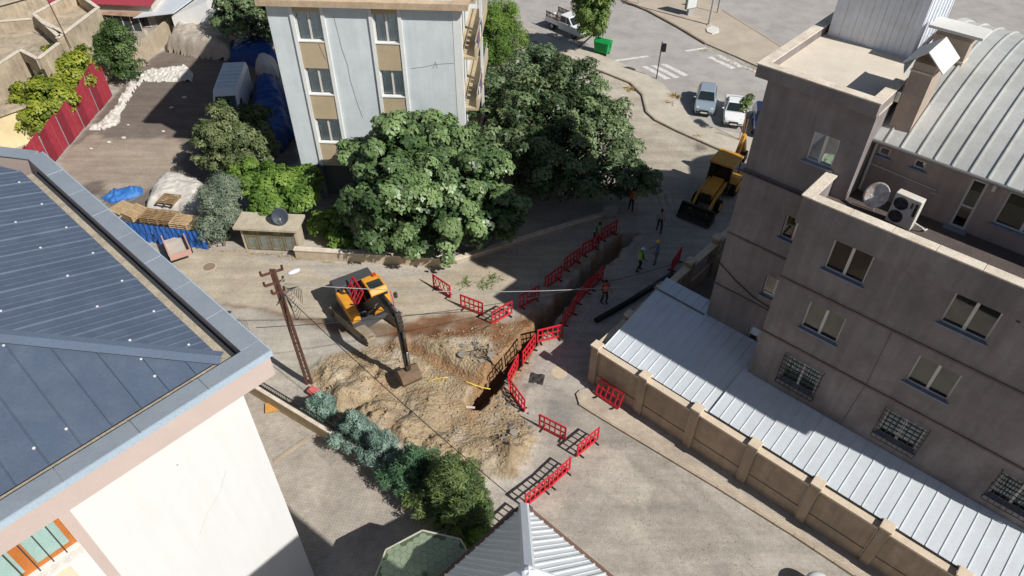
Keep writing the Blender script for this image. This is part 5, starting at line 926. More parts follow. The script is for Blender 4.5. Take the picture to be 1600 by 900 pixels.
wire(pb+np.array([.1, .1, 6.9]), W(-6.7, 2.7, 3.0), .55, .022, gw2, 'grey cable strung from the pole across the dig to the boundary wall')
wire(pb+np.array([0, 0, 6.4]), tuple(G(818, 792, 4.3)), .3, .018, bw2, 'black cable running from the pole down to the white pyramid roof')
wire(tuple(G(400, 512, 9.)), tuple(W(-6.7, 5.6, 2.9)), .9, .014, bw2, 'thin black cable passing over the excavator toward the far wall')
# ================================================================ street furniture at the main road
tlc = G(1025.5, 123); TL = thing('traffic_light', 'slim grey post with a single black traffic signal', 'traffic light', tlc); MB().tube([(0, 0, 0), (.04, 0, 3.3)], .05, 8).build('post', mat('dark_post', S(84,80,78), .6), TL); sg = MB().box(.1, .42, -.12, .14, 2.45, 3.1).build('signal_head', mat('black_plastic', S(34,34,36), .5), TL)
for z, c in ((2.92, (120,30,30)), (2.77, (120,90,30)), (2.6, (30,90,60))): MB().tube([(.26, .14, z), (.26, .19, z)], .07, 10).build('lens', mat('lens%d' % c[0]+str(c[1]), S(*c), .3), sg)
lp = G(1107, 41); LPo = thing('lamp_post', 'tall grey lamp post on the traffic island', 'lamp post', lp); MB().tube([(0, 0, 0), (.05, .0, 9)], [.12, .07], 10).build('post', mat('galv', (0, 0, 0)), LPo); MB().box(-.2, .2, -.2, .2, .1, .2).build('base_plate', slab, LPo); MB().tube([(.05, 0, 9), (.9, .6, 9.3)], .04, 8).build('arm', mat('galv', (0, 0, 0)), LPo)
l2 = G(1120, 22); L2_ = thing('signal_post', 'thin dark sign post behind the lamp post', 'post', l2); MB().tube([(0, 0, 0), (0, 0, 3.6)], .05, 8).build('post', mat('dark_post', (0, 0, 0)), L2_); MB().box(-.14, .14, -.1, .1, 3, 3.6).build('signal_head', mat('black_plastic', (0, 0, 0)), L2_)
l3 = G(997, 8); L3_ = thing('signal_post', 'thin grey post at the tip of the traffic island', 'post', l3); MB().tube([(0, 0, 0), (0, 0, 3.4)], .05, 8).build('post', mat('galv', (0, 0, 0)), L3_); MB().box(-.14, .14, -.1, .1, 2.8, 3.4).build('signal_head', mat('black_plastic', (0, 0, 0)), L3_)
ab = G(1077, 25); AB = thing('billboard', 'upright lightbox billboard on the traffic island', 'billboard', ab, R(25)); MB().box(-.3, .3, -.15, .15, 0, .75).build('pedestal', mat('galv', (0, 0, 0)), AB); MB().box(-.65, .65, -.14, .14, .75, 2.9).build('case', mat('grey_case', S(128,126,122), .5, .05), AB, bevel=.03); MB().box(-.55, .55, -.16, -.14, .85, 2.8).build('panel', mat('panel_white', S(206,212,210), .4, .05), AB)
tag(MB().prism([tuple(p) for p in GP([(1103,48),(1112,44),(1122,47),(1123,53),(1112,56),(1104,53)])], .14, .24).build('concrete_slab', mat('white_concrete', (0, 0, 0))), 'broken white concrete slab at the foot of the lamp post', 'slab')
db = G(941, 84); DB = thing('dumpster', 'bright green wheeled metal dumpster at the road edge', 'dumpster', db, R(-32)); grn = mat('bin_green', S(26,142,72), .5, .1, 1.5, .06, 15, .05, 15)
MB().loft([[(x*.86, y*.86, .25) for x, y in ((-.72,-.5),(.72,-.5),(.72,.5),(-.72,.5))], [(x, y, 1.2) for x, y in ((-.72,-.5),(.72,-.5),(.72,.5),(-.72,.5))]]).build('body', grn, DB, bevel=.02)
ld = MB(); prof = [(-.54+.108*i, 1.2+.22*math.sin(math.pi*i/10)) for i in range(11)]; ld.add([(x, y, z) for x in (-.75, .75) for y, z in prof], [tuple(range(11)), tuple(range(21, 10, -1))] + [(i, i+1, 12+i, 11+i) for i in range(10)]); ld.build('lid', grn, DB)
for x in (-.78, .72): MB().box(x, x+.06, -.06, .06, .8, 1.25).build('trunnion', grn, DB)
for k in range(5): MB().box(-.6+k*.28, -.55+k*.28, -.505, -.47, .35, 1.1).build('rib', grn, DB)
for x in (-.5, .5):
    for y in (-.35, .35): MB().tube([(x-.04, y, .12), (x+.04, y, .12)], .12, 10).build('wheel', bfoot, DB)
dm = G(1266, 903, .7); DM = thing('water_tank', 'white domed water tank at the lower edge of the walkway', 'tank', (dm[0]+.22, dm[1]-.28, 0)); MB().tube([(0, 0, 0), (0, 0, .75)], .52, 24).build('body', mat('tank_white', S(228,230,230), .4, .03), DM, True); MB().sphere((0, 0, .75), .52, 24, 6, (1, 1, .5), 0, .5).build('dome', mat('tank_white', (0, 0, 0)), DM, True); MB().tube([(0, 0, 1.0), (0, 0, 1.06)], .14, 14).build('cap', bfoot, DM)
# ================================================================ vehicles
tyre_m = mat('tyre', S(36,35,35), .85, .1, 6); rim_m = mat('rim', S(150,150,150), .4, .05, metal=.5); cgl = mat('car_glass', S(36,46,48), .08, .1, 2, 0, 20, 0, spec=.6); hl_m = mat('headlight', S(206,212,214), .15, .05, 5, 0, 20, 0, spec=.6); plate_m = mat('plate', S(226,226,222), .5, .02); blk = mat('black_trim', S(40,40,42), .6, .1, 4)
def wheel(par, x, y, r, wd, rim=None):
    s = 1 if y > 0 else -1; t = MB().tube([(x, y-s*wd, r), (x, y-s*wd*.9, r), (x, y-s*.02, r), (x, y, r)], [r*.9, r, r, r*.92], 20).build('wheel', tyre_m, par, True); MB().tube([(x, y-s*.01, r), (x, y+s*.012, r)], [r*.62, r*.56], 16).build('rim', rim or rim_m, t)
def car(label, loc, rz, L, Wd, Hh, paint, hatch=True):
    t = thing('parked_car', label, 'car', loc, rz); h = L/2; w = Wd/2
    sec = [(h, .42, .60, .72), (h-.08, .28, .72, .86), (h-.45, .22, .80, .97), (h-1.0, .2, .90, 1.), (.35, .2, .95, 1.), (-h+.9, .2, .97, 1.), (-h+.35, .24, .96 if hatch else .98, .97), (-h+.06, .3, .90, .9), (-h, .42, .72, .8)]
    rings = []
    for x, zb, zt, f in sec: ww = w*f; rings.append([(x, -ww*.9, zb), (x, -ww, zb+.12), (x, -ww, zt-.18), (x, -ww*.9, zt), (x, ww*.9, zt), (x, ww, zt-.18), (x, ww, zb+.12), (x, ww*.9, zb)])
    MB().loft(rings).build('body', paint, t, True).modifiers.new('es', 'EDGE_SPLIT').split_angle = R(38)
    xf0, xf1 = h-1.05, h-1.75; xr0, xr1 = ((-h+.18, -h+.55) if hatch else (-h+.75, -h+1.35)); zb, zt = .93, Hh; wb, wt = w*.9, w*.72
    MB().loft([[(xf0, -wb, zb), (xr0, -wb, zb), (xr0, wb, zb), (xf0, wb, zb)], [(xf1, -wt, zt-.03), (xr1, -wt, zt-.03), (xr1, wt, zt-.03), (xf1, wt, zt-.03)], [(xf1-.1, -wt*.9, zt), (xr1+.1, -wt*.9, zt), (xr1+.1, wt*.9, zt), (xf1-.1, wt*.9, zt)]]).build('cabin', paint, t, bevel=.03)
    def gq(name, a, b, c, d, off, m=cgl): o = Vector(off); MB().quad(Vector(a)+o, Vector(b)+o, Vector(c)+o, Vector(d)+o).build(name, m, t)
    L_ = lambda p, q, f: tuple(Vector(p).lerp(Vector(q), f))
    def patch(name, p00, p10, p11, p01, u0, u1, v0, v1, off):
        f = lambda u, v: L_(L_(p00, p10, u), L_(p01, p11, u), v); gq(name, f(u0, v0), f(u1, v0), f(u1, v1), f(u0, v1), off)
    patch('windscreen', (xf0, -wb, zb), (xf0, wb, zb), (xf1, wt, zt-.03), (xf1, -wt, zt-.03), .06, .94, .08, .95, (.03, 0, .03)); patch('rear_window', (xr0, -wb, zb), (xr0, wb, zb), (xr1, wt, zt-.03), (xr1, -wt, zt-.03), .08, .92, .15, .9, (-.03, 0, .03))
    for s in (-1, 1):
        for u0, u1 in ((.1, .5), (.54, .92)): patch('side_window', (xf0, s*wb, zb), (xr0, s*wb, zb), (xr1, s*wt, zt-.03), (xf1, s*wt, zt-.03), u0, u1, .12, .9, (0, s*.03, .01))
        MB().sphere((h-.28, s*w*.66, .68), .17, 10, 6, (.9, 1, .6)).build('headlight', hl_m, t, True); MB().box(-h-.01, -h+.12, s*w*.62-.12, s*w*.62+.12, .7, .88).build('tail_light', mat('tail_red', S(150,30,30), .3), t); MB().sphere((xf0-.35, s*(w+.1), .98), .1, 8, 6, (.6, 1, .7)).build('mirror', paint, t, True)
    MB().box(h-.03, h+.02, -w*.42, w*.42, .5, .64).build('grille', blk, t); pl = MB().box(h+.0, h+.035, -.26, .26, .38, .49).build('number_plate', plate_m, t); MB().box(h-.12, h+.005, -w*.75, w*.75, .28, .36).build('bumper_vent', blk, t)
    for x in (h-.82, -h+.72):
        for s in (-1, 1): wheel(t, x, s*(w-.005), .3, .2)
    return t
silver = mat('car_silver', S(168,182,192), .3, .03, 1, 0, 20, 0, metal=.35, coat=.7); cwh = mat('car_white', S(232,232,230), .3, .02, 1, 0, 20, 0, coat=.6); navy = mat('car_navy', S(38,46,92), .3, .03, 1, 0, 20, 0, coat=.7)
hd = R(-105.5); u = np.array([math.cos(hd), math.sin(hd), 0])
car('silver-blue hatchback parked first by the dry weeds', G(1098, 184)-u*1.95, hd, 3.9, 1.66, 1.45, silver)
car('white saloon parked behind the spindly sapling', G(1143, 202)-u*2.05, hd+R(1), 4.1, 1.66, 1.4, cwh, False)
car('dark blue car half hidden by the brown office wall', G(1189, 217)-u*1.95, hd+R(3), 3.95, 1.66, 1.42, navy)
# pickup truck
pw0, pw1 = G(862, 46), G(896, 61); ph = heading(pw0, pw1); f = np.array([math.cos(ph), math.sin(ph), 0]); lf = np.array([-f[1], f[0], 0]); pc = (pw0+pw1)/2+lf*.78
PK = thing('pickup_truck', 'white double-cab pickup with wooden stake sides on its bed', 'pickup truck', pc, ph)
MB().loft([[(x, -w_, zb), (x, -w_, zt), (x, w_, zt), (x, w_, zb)] for x, w_, zb, zt in ((2.35, .72, .5, .85), (2.2, .8, .4, 1.02), (1.15, .82, .4, 1.12), (1.1, .82, .4, 1.12), (-.55, .82, .4, 1.12), (-.6, .8, .45, 1.1))]).build('body', cwh, PK, bevel=.05)
MB().loft([[(1.2, -.76, 1.1), (-.58, -.76, 1.1), (-.58, .76, 1.1), (1.2, .76, 1.1)], [(.6, -.66, 1.72), (-.52, -.66, 1.72), (-.52, .66, 1.72), (.6, .66, 1.72)]]).build('cab', cwh, PK, bevel=.05)
MB().quad((1.16, -.66, 1.17), (1.16, .66, 1.17), (.66, .6, 1.68), (.66, -.6, 1.68)).build('windscreen', cgl, PK); bpy.context.view_layer.update(); PK.children[-1].location.x = .06
for s in (-1, 1):
    for a, b, c, d in ((1.0, .42, .58, .34), (.3, -.42, .24, -.4)): MB().quad((a, s*.775, 1.15), (b, s*.775, 1.15), (d, s*.69, 1.64), (c, s*.69, 1.64)).build('side_window', cgl, PK)
    MB().sphere((2.2, s*.6, .82), .13, 8, 6).build('headlight', hl_m, PK, True); MB().box(-2.35, -.64, s*.78-.03, s*.78+.03, .62, 1.08).build('bed_side', cwh, PK)
    for k in range(9): MB().box(-2.3+k*.19, -2.2+k*.19, s*.78-.02, s*.78+.02, 1.085, 1.62).build('stake', mat('dark_wood', S(104,80,66), .85, .2, 4), PK)
    for z in (1.15, 1.52): MB().box(-2.33, -.66, s*.8-.012+.03*s, s*.8+.012+.03*s, z, z+.08).build('rail', mat('dark_wood', (0, 0, 0)), PK)
    for x in (-1.49, 1.49): wheel(PK, x, s*.8, .34, .22)
    MB().sphere((.95, s*.93, 1.2), .12, 8, 6, (.4, .8, 1)).build('mirror', blk, PK, True)
MB().box(-2.35, -.64, -.75, .75, .58, .63).build('bed_floor', mat('bed_grey', S(128,122,114), .8, .2, 2), PK); MB().box(-2.4, -2.35, -.8, .8, .62, 1.08).build('tailgate', cwh, PK); MB().box(2.3, 2.42, -.75, .75, .42, .6).build('bumper', blk, PK)
# van
vr = (G(349,97,2.5)+G(384,97,2.5))/2; vf = (G(328,150,2.5)+G(366,150,2.5))/2; vh = heading(vr, vf); f = np.array([math.cos(vh), math.sin(vh), 0]); vc = (vr+vf)/2; vc[2] = 0; VN = thing('panel_van', 'white high-roofed panel van parked in the apartment shadow', 'van', vc, vh)
vw = mat('van_white', S(214,216,218), .4, .04, 1, 0, 20, 0, coat=.3)
MB().loft([[(x, -w_, zb), (x, -w_*1.0, zm), (x, -w_*.88, zt), (x, w_*.88, zt), (x, w_, zm), (x, w_, zb)] for x, w_, zb, zm, zt in ((3.35, .8, .45, .8, .95), (3.2, .93, .35, .95, 1.1), (2.75, .98, .3, 1.1, 1.25), (2.1, .98, .3, 1.8, 2.2), (1.75, .98, .3, 2.1, 2.5), (-2.8, .98, .3, 2.15, 2.55), (-2.9, .94, .4, 2.1, 2.45))]).build('body', vw, VN, bevel=.04)
MB().quad((2.78, -.8, 1.32), (2.78, .8, 1.32), (2.16, .74, 2.12), (2.16, -.74, 2.12)).build('windscreen', cgl, VN); VN.children[-1].location.x = .05
for s in (-1, 1):
    MB().quad((2.5, s*.995, 1.25), (1.5, s*.995, 1.25), (1.5, s*.97, 1.95), (2.1, s*.97, 1.85)).build('side_window', cgl, VN); MB().sphere((3.2, s*.7, .85), .14, 8, 6).build('headlight', hl_m, VN, True); MB().box(2.3, 2.45, s*1.02, s*1.2, 1.25, 1.55).build('mirror', blk, VN)
    for x in (2.2, -1.7): wheel(VN, x, s*.97, .34, .22)
for k in range(7): MB().box(-2.5+k*.62, -2.44+k*.62, -.78, .78, 2.54, 2.575).build('roof_rib', vw, VN)
MB().box(3.3, 3.42, -.8, .8, .4, .62).build('bumper', blk, VN)
# ================================================================ excavator
XC = np.array([-8.06, 28.0, 0.]); hh = R(-58.); EX = thing('excavator', 'yellow and black tracked excavator with its bucket down on the soil', 'excavator', XC, hh)
yl = mat('machine_yellow', S(228,156,40), .45, .08, 1.5, .05, 15, .03, 20, c2=S(176,132,78), c2amt=.6); gk = mat('machine_grey', S(78,78,80), .6, .12, 2, .08, 20, .1, 20); bk = mat('machine_black', S(44,43,44), .5, .15, 3, .1, 20, .1, 20, c2=S(112,100,84), c2amt=.55); dus = mat('dusty_track', S(150,136,116), .9, .2, 3, .2, 20, .3, 15)
TT = Matrix.Rotation(R(-44)-hh, 4, 'Z')
for s in (-1, 1):
    tr = thing('track', '', ''); del tr['label'], tr['category']; bpy.data.objects.remove(tr)
    prof = [(-1.75, .2), (-1.62, .05), (1.62, .05), (1.75, .2), (1.85, .42), (1.72, .66), (1.5, .74), (-1.5, .74), (-1.72, .66), (-1.85, .42)]; mb = MB(TT); mb.side(prof, s*1.0-.26, s*1.0+.26); tko = mb.build('track', dus, EX, bevel=.02); pads = MB(TT)
    for k in range(20): x = -1.55+k*.163; pads.box(x, x+.12, s*1.0-.27, s*1.0+.27, .74, .775); pads.box(x, x+.12, s*1.0-.27, s*1.0+.27, .02, .05)
    for z, x in ((.2, 1.8), (.42, 1.86), (.62, 1.78)): pads.box(x-.03, x+.03, s*1-.27, s*1+.27, z-.05, z+.05)
    pads.build('track_pads', dus, tko)
    for x in (-1.45, 1.45): MB(TT).tube([(x, s*1.27, .4), (x, s*1.3, .4)], .26, 16).build('sprocket', bk, tko)
MB(TT).box(-.9, .9, -.74, .74, .35, .8).build('undercarriage', gk, EX, bevel=.03); MB().tube([(0, 0, .8), (0, 0, 1.0)], .55, 20).build('turntable', gk, EX)
MB().box(-1.7, 1.25, -1.15, 1.15, 1.0, 1.15).build('platform', gk, EX); MB().side([(-1.05, 1.15), (-1.95, 1.2), (-2.05, 1.5), (-1.95, 1.95), (-1.05, 2.0)], -1.15, 1.15).build('counterweight', gk, EX, bevel=.08)
sp = MB().box(-1.04, 1.1, -1.16, -.62, 1.15, 1.78).build('side_cover', yl, EX, bevel=.06); MB().box(-.9, .95, -1.175, -1.16, 1.25, 1.34).build('stripe', bk, sp); MB().box(-.05, .0, -1.172, -1.16, 1.2, 1.74).build('panel_gap', bk, sp)
MB().box(-1.04, -.35, -.6, 1.13, 1.15, 1.95).build('engine_hood', gk, EX, bevel=.06)
for k in range(6): MB().box(-.98+k*.1, -.94+k*.1, -.4, .5, 1.952, 1.975).build('hood_slat', bk, EX)
MB().tube([(-.75, -.85, 1.75), (-.75, -.85, 2.15)], .07, 10).build('exhaust', bk, EX)
cb = MB().side([(-.35, 1.15), (1.15, 1.15), (1.3, 1.7), (1.05, 2.55), (.85, 2.75), (-.3, 2.75), (-.4, 2.3)], .14, 1.12).build('cab', yl, EX, bevel=.05)
MB().quad((1.29, .2, 1.65), (1.29, 1.06, 1.65), (1.07, 1.06, 2.5), (1.07, .2, 2.5)).build('windscreen', cgl, cb); MB().quad((.82, .25, 2.78), (.82, 1.0, 2.78), (.2, 1.0, 2.78), (.2, .25, 2.78)).build('roof_window', cgl, cb); MB().box(1.1, 1.2, .2, 1.06, 1.2, 1.55).build('lower_pane', cgl, cb)
for y in (.125, 1.135): MB().quad((-.1, y, 1.75), (1.1, y, 1.75), (.95, y, 2.55), (-.2, y, 2.55)).build('side_pane', cgl, cb)
MB().tube([(1.3, 1.2, 1.3), (1.34, 1.2, 1.9), (1.12, 1.2, 2.45)], .025, 6).build('handrail', bred, EX); MB().box(1.15, 1.3, 1.32, 1.5, 2.0, 2.3).build('mirror', bk, EX); MB().box(-.25, -.05, .75, .95, 2.78, 2.88).build('beacon', mat('beacon', S(190,70,40), .4), EX)
fw = np.array([math.cos(hh), math.sin(hh), 0]); lfv = np.array([-fw[1], fw[0], 0]); p0 = XC-lfv*.1
def exl(px, py): q = onplane(px, py, p0, lfv)-XC; return Vector((q@fw, -.1, q[2]))
knee = exl(623, 500); mid = exl(598, 470); tip = exl(638, 578); piv = Vector((.55, -.1, 1.5))
if mid.z < 2: mid.z = 2.6
def arm(name, pts, hs, wd, m):
    mb = MB(); n = len(pts); rings = []
    for i, p in enumerate(pts):
        d = (pts[min(i+1, n-1)]-pts[max(i-1, 0)]).normalized(); nn = Vector((-d.z, 0, d.x)); rings.append([p+nn*hs[i]/2+Vector((0, -wd/2, 0)), p+nn*hs[i]/2+Vector((0, wd/2, 0)), p-nn*hs[i]/2+Vector((0, wd/2, 0)), p-nn*hs[i]/2+Vector((0, -wd/2, 0))])
    mb.loft(rings); return mb.build(name, m, EX, bevel=.02)
bm = arm('boom', [piv, piv.lerp(mid, .5)+Vector((0, 0, .12)), mid, mid.lerp(knee, .6)+Vector((0, 0, .05)), knee], [.35, .5, .55, .42, .28], .34, bk); stk = arm('stick', [knee+(knee-tip).normalized()*.45, knee, knee.lerp(tip, .3), tip], [.22, .4, .36, .2], .26, bk)
def cyl(a, b, name='hydraulic_cylinder'): a = Vector(a); b = Vector(b); m_ = a.lerp(b, .58); c = MB().tube([a, m_], .075, 10).build(name, bk, EX, True); MB().tube([m_, b], .04, 8).build('rod', mat('chrome', S(190,190,192), .2, .02, metal=.8), c, True)
for s in (-.28, .08): cyl((.95, s, 1.25), mid+Vector((-.1, s+.1, -.1)))
cyl(mid+Vector((0, 0, .38)), knee+(knee-tip).normalized()*.4+Vector((0, 0, .12))); nst = (tip-knee).normalized(); perp = Vector((-nst.z, 0, nst.x)); perp = perp if perp.x > 0 else -perp; cyl(knee.lerp(tip, .15)+perp*.3, knee.lerp(tip, .85)+perp*.26)
for s in (-.14, .0): MB().tube([piv+Vector((0, s, .3)), mid+Vector((0, s, .42)), knee+Vector((-.1, s, .3)), knee.lerp(tip, .4)+perp*.28+Vector((0, s, 0))], .022, 6).build('hose', blk, EX, True)
bt = tip; gzb = .0; bprof = [(0, .05), (.38, -.1), (.62, -.38), (.5, -.68), (.1, -.72), (-.28, -.5), (-.2, -.1)]; mb = MB(); k_ = min(1., (bt.z+.0)/.75 if bt.z > 0 else 1); n = len(bprof)
mb.side([(bt.x+x-.15, bt.z+z*max(k_, .8)) for x, z in bprof], -.62, .42); bk_ = mb.build('bucket', mat('bucket_steel', S(112,90,70), .7, .25, 4, .2, 20, .3, 20), EX, bevel=.02)
for k in range(4): y = -.55+k*.29; MB().box(bt.x-.5, bt.x-.36, y, y+.1, bt.z-.48*max(k_, .8)-.05, bt.z-.48*max(k_, .8)+.05).build('tooth', bk, bk_)
o = dup(BP[0]); o['label'] = 'red barrier stowed on the excavator beside the engine hood'; o.location = tuple(XC+fw*-.15-lfv*.62+np.array([0, 0, 1.72])); o.rotation_euler = (R(-32), 0, hh)
# ================================================================ backhoe loader
bh = R(-126); BO = np.array([14.0, 40.2, 0.]); BH = thing('backhoe_loader', 'yellow backhoe loader half in shadow behind the office', 'backhoe loader', BO, bh)
ym = mat('loader_yellow', S(206,150,64), .5, .08, 1.5, .05, 15, .03, 20)
MB().box(-1.3, 2.3, -.45, .45, .6, 1.0).build('chassis', bk, BH); MB().side([(.55, 1.0), (2.3, 1.0), (2.35, 1.35), (2.2, 1.55), (.55, 1.75)], -.42, .42).build('hood', ym, BH, bevel=.05); MB().box(2.3, 2.4, -.35, .35, 1.0, 1.4).build('grille', bk, BH)
cab = MB(); 
for x, y in ((-.95, -.72), (-.95, .72), (.55, -.72), (.55, .72)): cab.box(x-.05, x+.05, y-.05, y+.05, 1.0, 2.72)
cab.box(-1.0, .6, -.77, .77, .9, 1.2); cb = cab.build('cab', bk, BH); MB().prism([(-1.15, -.85), (.75, -.85), (.75, .85), (-1.15, .85)], 2.72, 2.86).build('cab_roof', ym, BH, bevel=.05)
for q in (((.6, -.67, 1.2), (.6, .67, 1.2), (.6, .67, 2.7), (.6, -.67, 2.7)), ((-1.0, -.67, 1.2), (-1.0, .67, 1.2), (-1.0, .67, 2.7), (-1.0, -.67, 2.7)), ((-.9, -.74, 1.2), (.5, -.74, 1.2), (.5, -.74, 2.7), (-.9, -.74, 2.7)), ((-.9, .74, 1.2), (.5, .74, 1.2), (.5, .74, 2.7), (-.9, .74, 2.7))): MB().quad(*q).build('pane', glass_mat('cab_glass', (.16, .18, .18), .4), cb)
MB().box(-.5, 0, -.3, .3, 1.2, 1.9).build('seat', blk, BH); MB().box(.6, .7, -.3, -.2, 2.75, 2.82).build('work_lamp', hl_m, BH); MB().box(.6, .7, .2, .3, 2.75, 2.82).build('work_lamp', hl_m, BH)
for s in (-1, 1):
    wheel(BH, -.75, s*1.05, .72, .45, ym); wheel(BH, 1.85, s*.95, .46, .34, ym); MB().side([(-1.5, 1.3), (-1.2, 1.55), (-.3, 1.55), (.05, 1.25)], s*.85-.22, s*.85+.22).build('fender', ym, BH)
    MB().bar((.6, s*.58, 1.5), (2.2, s*.58, 1.15), .14, .26).build('loader_arm', ym, BH); MB().bar((2.15, s*.58, 1.18), (3.2, s*.58, .45), .14, .24).build('loader_arm', ym, BH); MB().tube([(1.2, s*.58, .95), (2.4, s*.58, .85)], .06, 8).build('hydraulic_cylinder', bk, BH)
MB().side([(3.1, .1), (3.95, .06), (3.98, .1), (3.3, .2), (3.2, .55), (3.4, .95), (3.3, 1.0), (3.05, .6)], -1.15, 1.15).build('loader_bucket', bk, BH, bevel=.01); MB().side([(3.12, .12), (3.9, .08), (3.4, .9), (3.1, .6)], -1.16, -1.12).build('bucket_cheek', bk, BH); MB().side([(3.12, .12), (3.9, .08), (3.4, .9), (3.1, .6)], 1.12, 1.16).build('bucket_cheek', bk, BH)
MB().box(-1.65, -1.35, -.9, .9, .5, 1.1).build('rear_frame', ym, BH); MB().bar((-1.6, 0, 1.0), (-2.5, .1, 3.5), .24, .36).build('backhoe_boom', ym, BH, bevel=.03); MB().bar((-2.42, .1, 3.55), (-3.2, .15, 1.9), .2, .3).build('dipper', ym, BH, bevel=.03); MB().side([(-3.4, 1.95), (-3.05, 2.0), (-2.85, 1.5), (-3.0, 1.15), (-3.45, 1.3)], -.15, .4).build('rear_bucket', bk, BH, bevel=.02)
for s in (-1, 1): MB().bar((-1.5, s*.8, 1.0), (-1.6, s*.8, .1), .14, .14).build('stabiliser', ym, BH)
# ================================================================ yard heaps under tarps
def heap(name, label, cat, px, hgt, m, seed, fold=.09, edge=.5, res=.12, fsc=1.4, top=.25):
    """cloth draped over a stack: footprint given on the ground, folds are real relief"""
    P_ = GP(px); A_ = np.array(P_); c = A_.mean(0); t = thing(name, label, cat, (c[0], c[1], 0)); lo = A_.min(0)-.05; hi = A_.max(0)+.05
    xs = np.arange(lo[0], hi[0]+res, res); ys = np.arange(lo[1], hi[1]+res, res); X, Y = np.meshgrid(xs, ys, indexing='ij'); wx = X+.12*fbm(X, Y, .9, 3, seed); wy = Y+.12*fbm(X, Y, .9, 3, seed+1)
    ins = inpoly(wx, wy, P_); d, _ = segdist(wx, wy, P_+[P_[0]]); e = np.where(ins, d, 0); prof = 1-np.exp(-(e/edge)*2.2); ang = np.arctan2(Y-c[1], X-c[0])
    Z = hgt*prof*(1+top*fbm(X, Y, .55, 3, seed+2)) + ins*fold*(np.abs(fbm(X, Y, fsc, 4, seed+3))*2.0 + .22*np.sin(ang*17+6*fbm(X, Y, .7, 2, seed+4))*np.exp(-(e/edge)))
    mb = MB(); idm = -np.ones(X.shape, int); vs_ = []
    keep = ins | (segdist(wx, wy, P_+[P_[0]])[0] < res*.8)
    for i in range(X.shape[0]):
        for j in range(X.shape[1]):
            if keep[i, j]: idm[i, j] = len(vs_); vs_.append((X[i, j]-c[0], Y[i, j]-c[1], max(Z[i, j], 0)+.01))
    fs = [(idm[i, j], idm[i+1, j], idm[i+1, j+1], idm[i, j+1]) for i in range(X.shape[0]-1) for j in range(X.shape[1]-1) if min(idm[i, j], idm[i+1, j], idm[i+1, j+1], idm[i, j+1]) >= 0]
    mb.add(vs_, fs); mb.build('tarp', m, t, True); return t
def cloth(name, c, c2, rough=.7): return mat(name, S(*c), rough, .12, 1.2, .08, 20, .5, 7, c2=S(*c2), c2amt=.5)
wtarp = cloth('white_tarp', (206,200,190), (170,160,148)); gtarp = cloth('grey_tarp', (176,164,150), (140,130,120)); btarp = cloth('blue_tarp', (40,84,150), (64,112,178), .5); dbt = cloth('deep_blue_tarp', (34,66,124), (48,86,150), .5); tant = cloth('tan_tarp', (196,172,134), (160,138,108))
heap('covered_stack', 'stack under a grey dust sheet beside the block wall', 'tarp', [(262,82),(282,55),(350,62),(372,72),(366,96),(318,92)], 1.5, gtarp, 1, .16, .5, .14)
heap('covered_stack', 'tan sheet over a low stack at the head of the yard', 'tarp', [(284,48),(292,38),(340,40),(345,52),(318,56)], 1.2, tant, 2)
heap('covered_stack', 'blue tarpaulin over goods behind the van', 'tarp', [(360,98),(362,76),(420,74),(440,98),(425,108)], 1.3, dbt, 3, .14)
heap('covered_stack', 'long deep blue tarpaulin heap between the van and the apartments', 'tarp', [(396,215),(398,150),(420,130),(440,140),(462,215),(440,240)], 1.5, dbt, 4, .14)
heap('bulk_bag', 'bulging white bulk bag beside the blue tarpaulins', 'sack', [(402,118),(404,104),(420,100),(436,106),(436,122),(418,126)], 1.3, wtarp, 5, .1, .35, .1)
heap('crumpled_tarp', 'long crumpled white sheet snaking across the soil yard', 'tarp', [(140,203),(158,190),(180,170),(192,148),(205,130),(222,114),(262,108),(290,104),(302,116),(300,128),(268,128),(222,128),(212,140),(200,160),(188,178),(186,194),(165,203)], .2, wtarp, 6, .2, .4, .075, 3.2, .8)
heap('crumpled_tarp', 'small bright blue tarp lying crumpled by the pallets', 'tarp', [(160,310),(180,298),(205,293),(224,296),(222,306),(200,312),(175,318)], .3, cloth('bright_blue', (52,108,176), (84,138,196), .6), 7, .16, .3, .08, 2.2, .6)
heap('covered_stack', 'pallet stack under a dirty white sheet beside the olive tree', 'tarp', [(228,332),(236,305),(250,288),(262,278),(310,284),(330,300),(330,345),(300,342),(260,334)], .8, wtarp, 8, .12, .5, .1)
# blue tarp fence on pallets
ft = thing('tarp_fence', 'row of blue tarpaulin hung along stacked pallets at the lane edge', 'tarp', G(205, 372), heading(G(205, 372), G(328, 388))); Lf = float(np.linalg.norm(G(328, 388)-G(205, 372)))
for k in range(3):
    x0 = Lf*k/3; x1 = Lf*(k+1)/3; mb = MB(); n = 14
    def fp(i, j): u = x0+(x1-x0)*i/n; v = j/8; return (u, -.15*(1-v)*(1+.4*math.sin(i*1.9+k*2)+.25*math.sin(i*4.1)) + .05*math.sin(i*2.3+j*.7), 1.25*v+.02)
    for i in range(n):
        for j in range(8): mb.quad(fp(i, j), fp(i+1, j), fp(i+1, j+1), fp(i, j+1))
    mb.build('tarp_sheet', btarp, ft, True)
for k in range(5): MB().box(Lf*k/4-.03, Lf*k/4+.03, .02, .08, 0, 1.3).build('post', bark, ft)
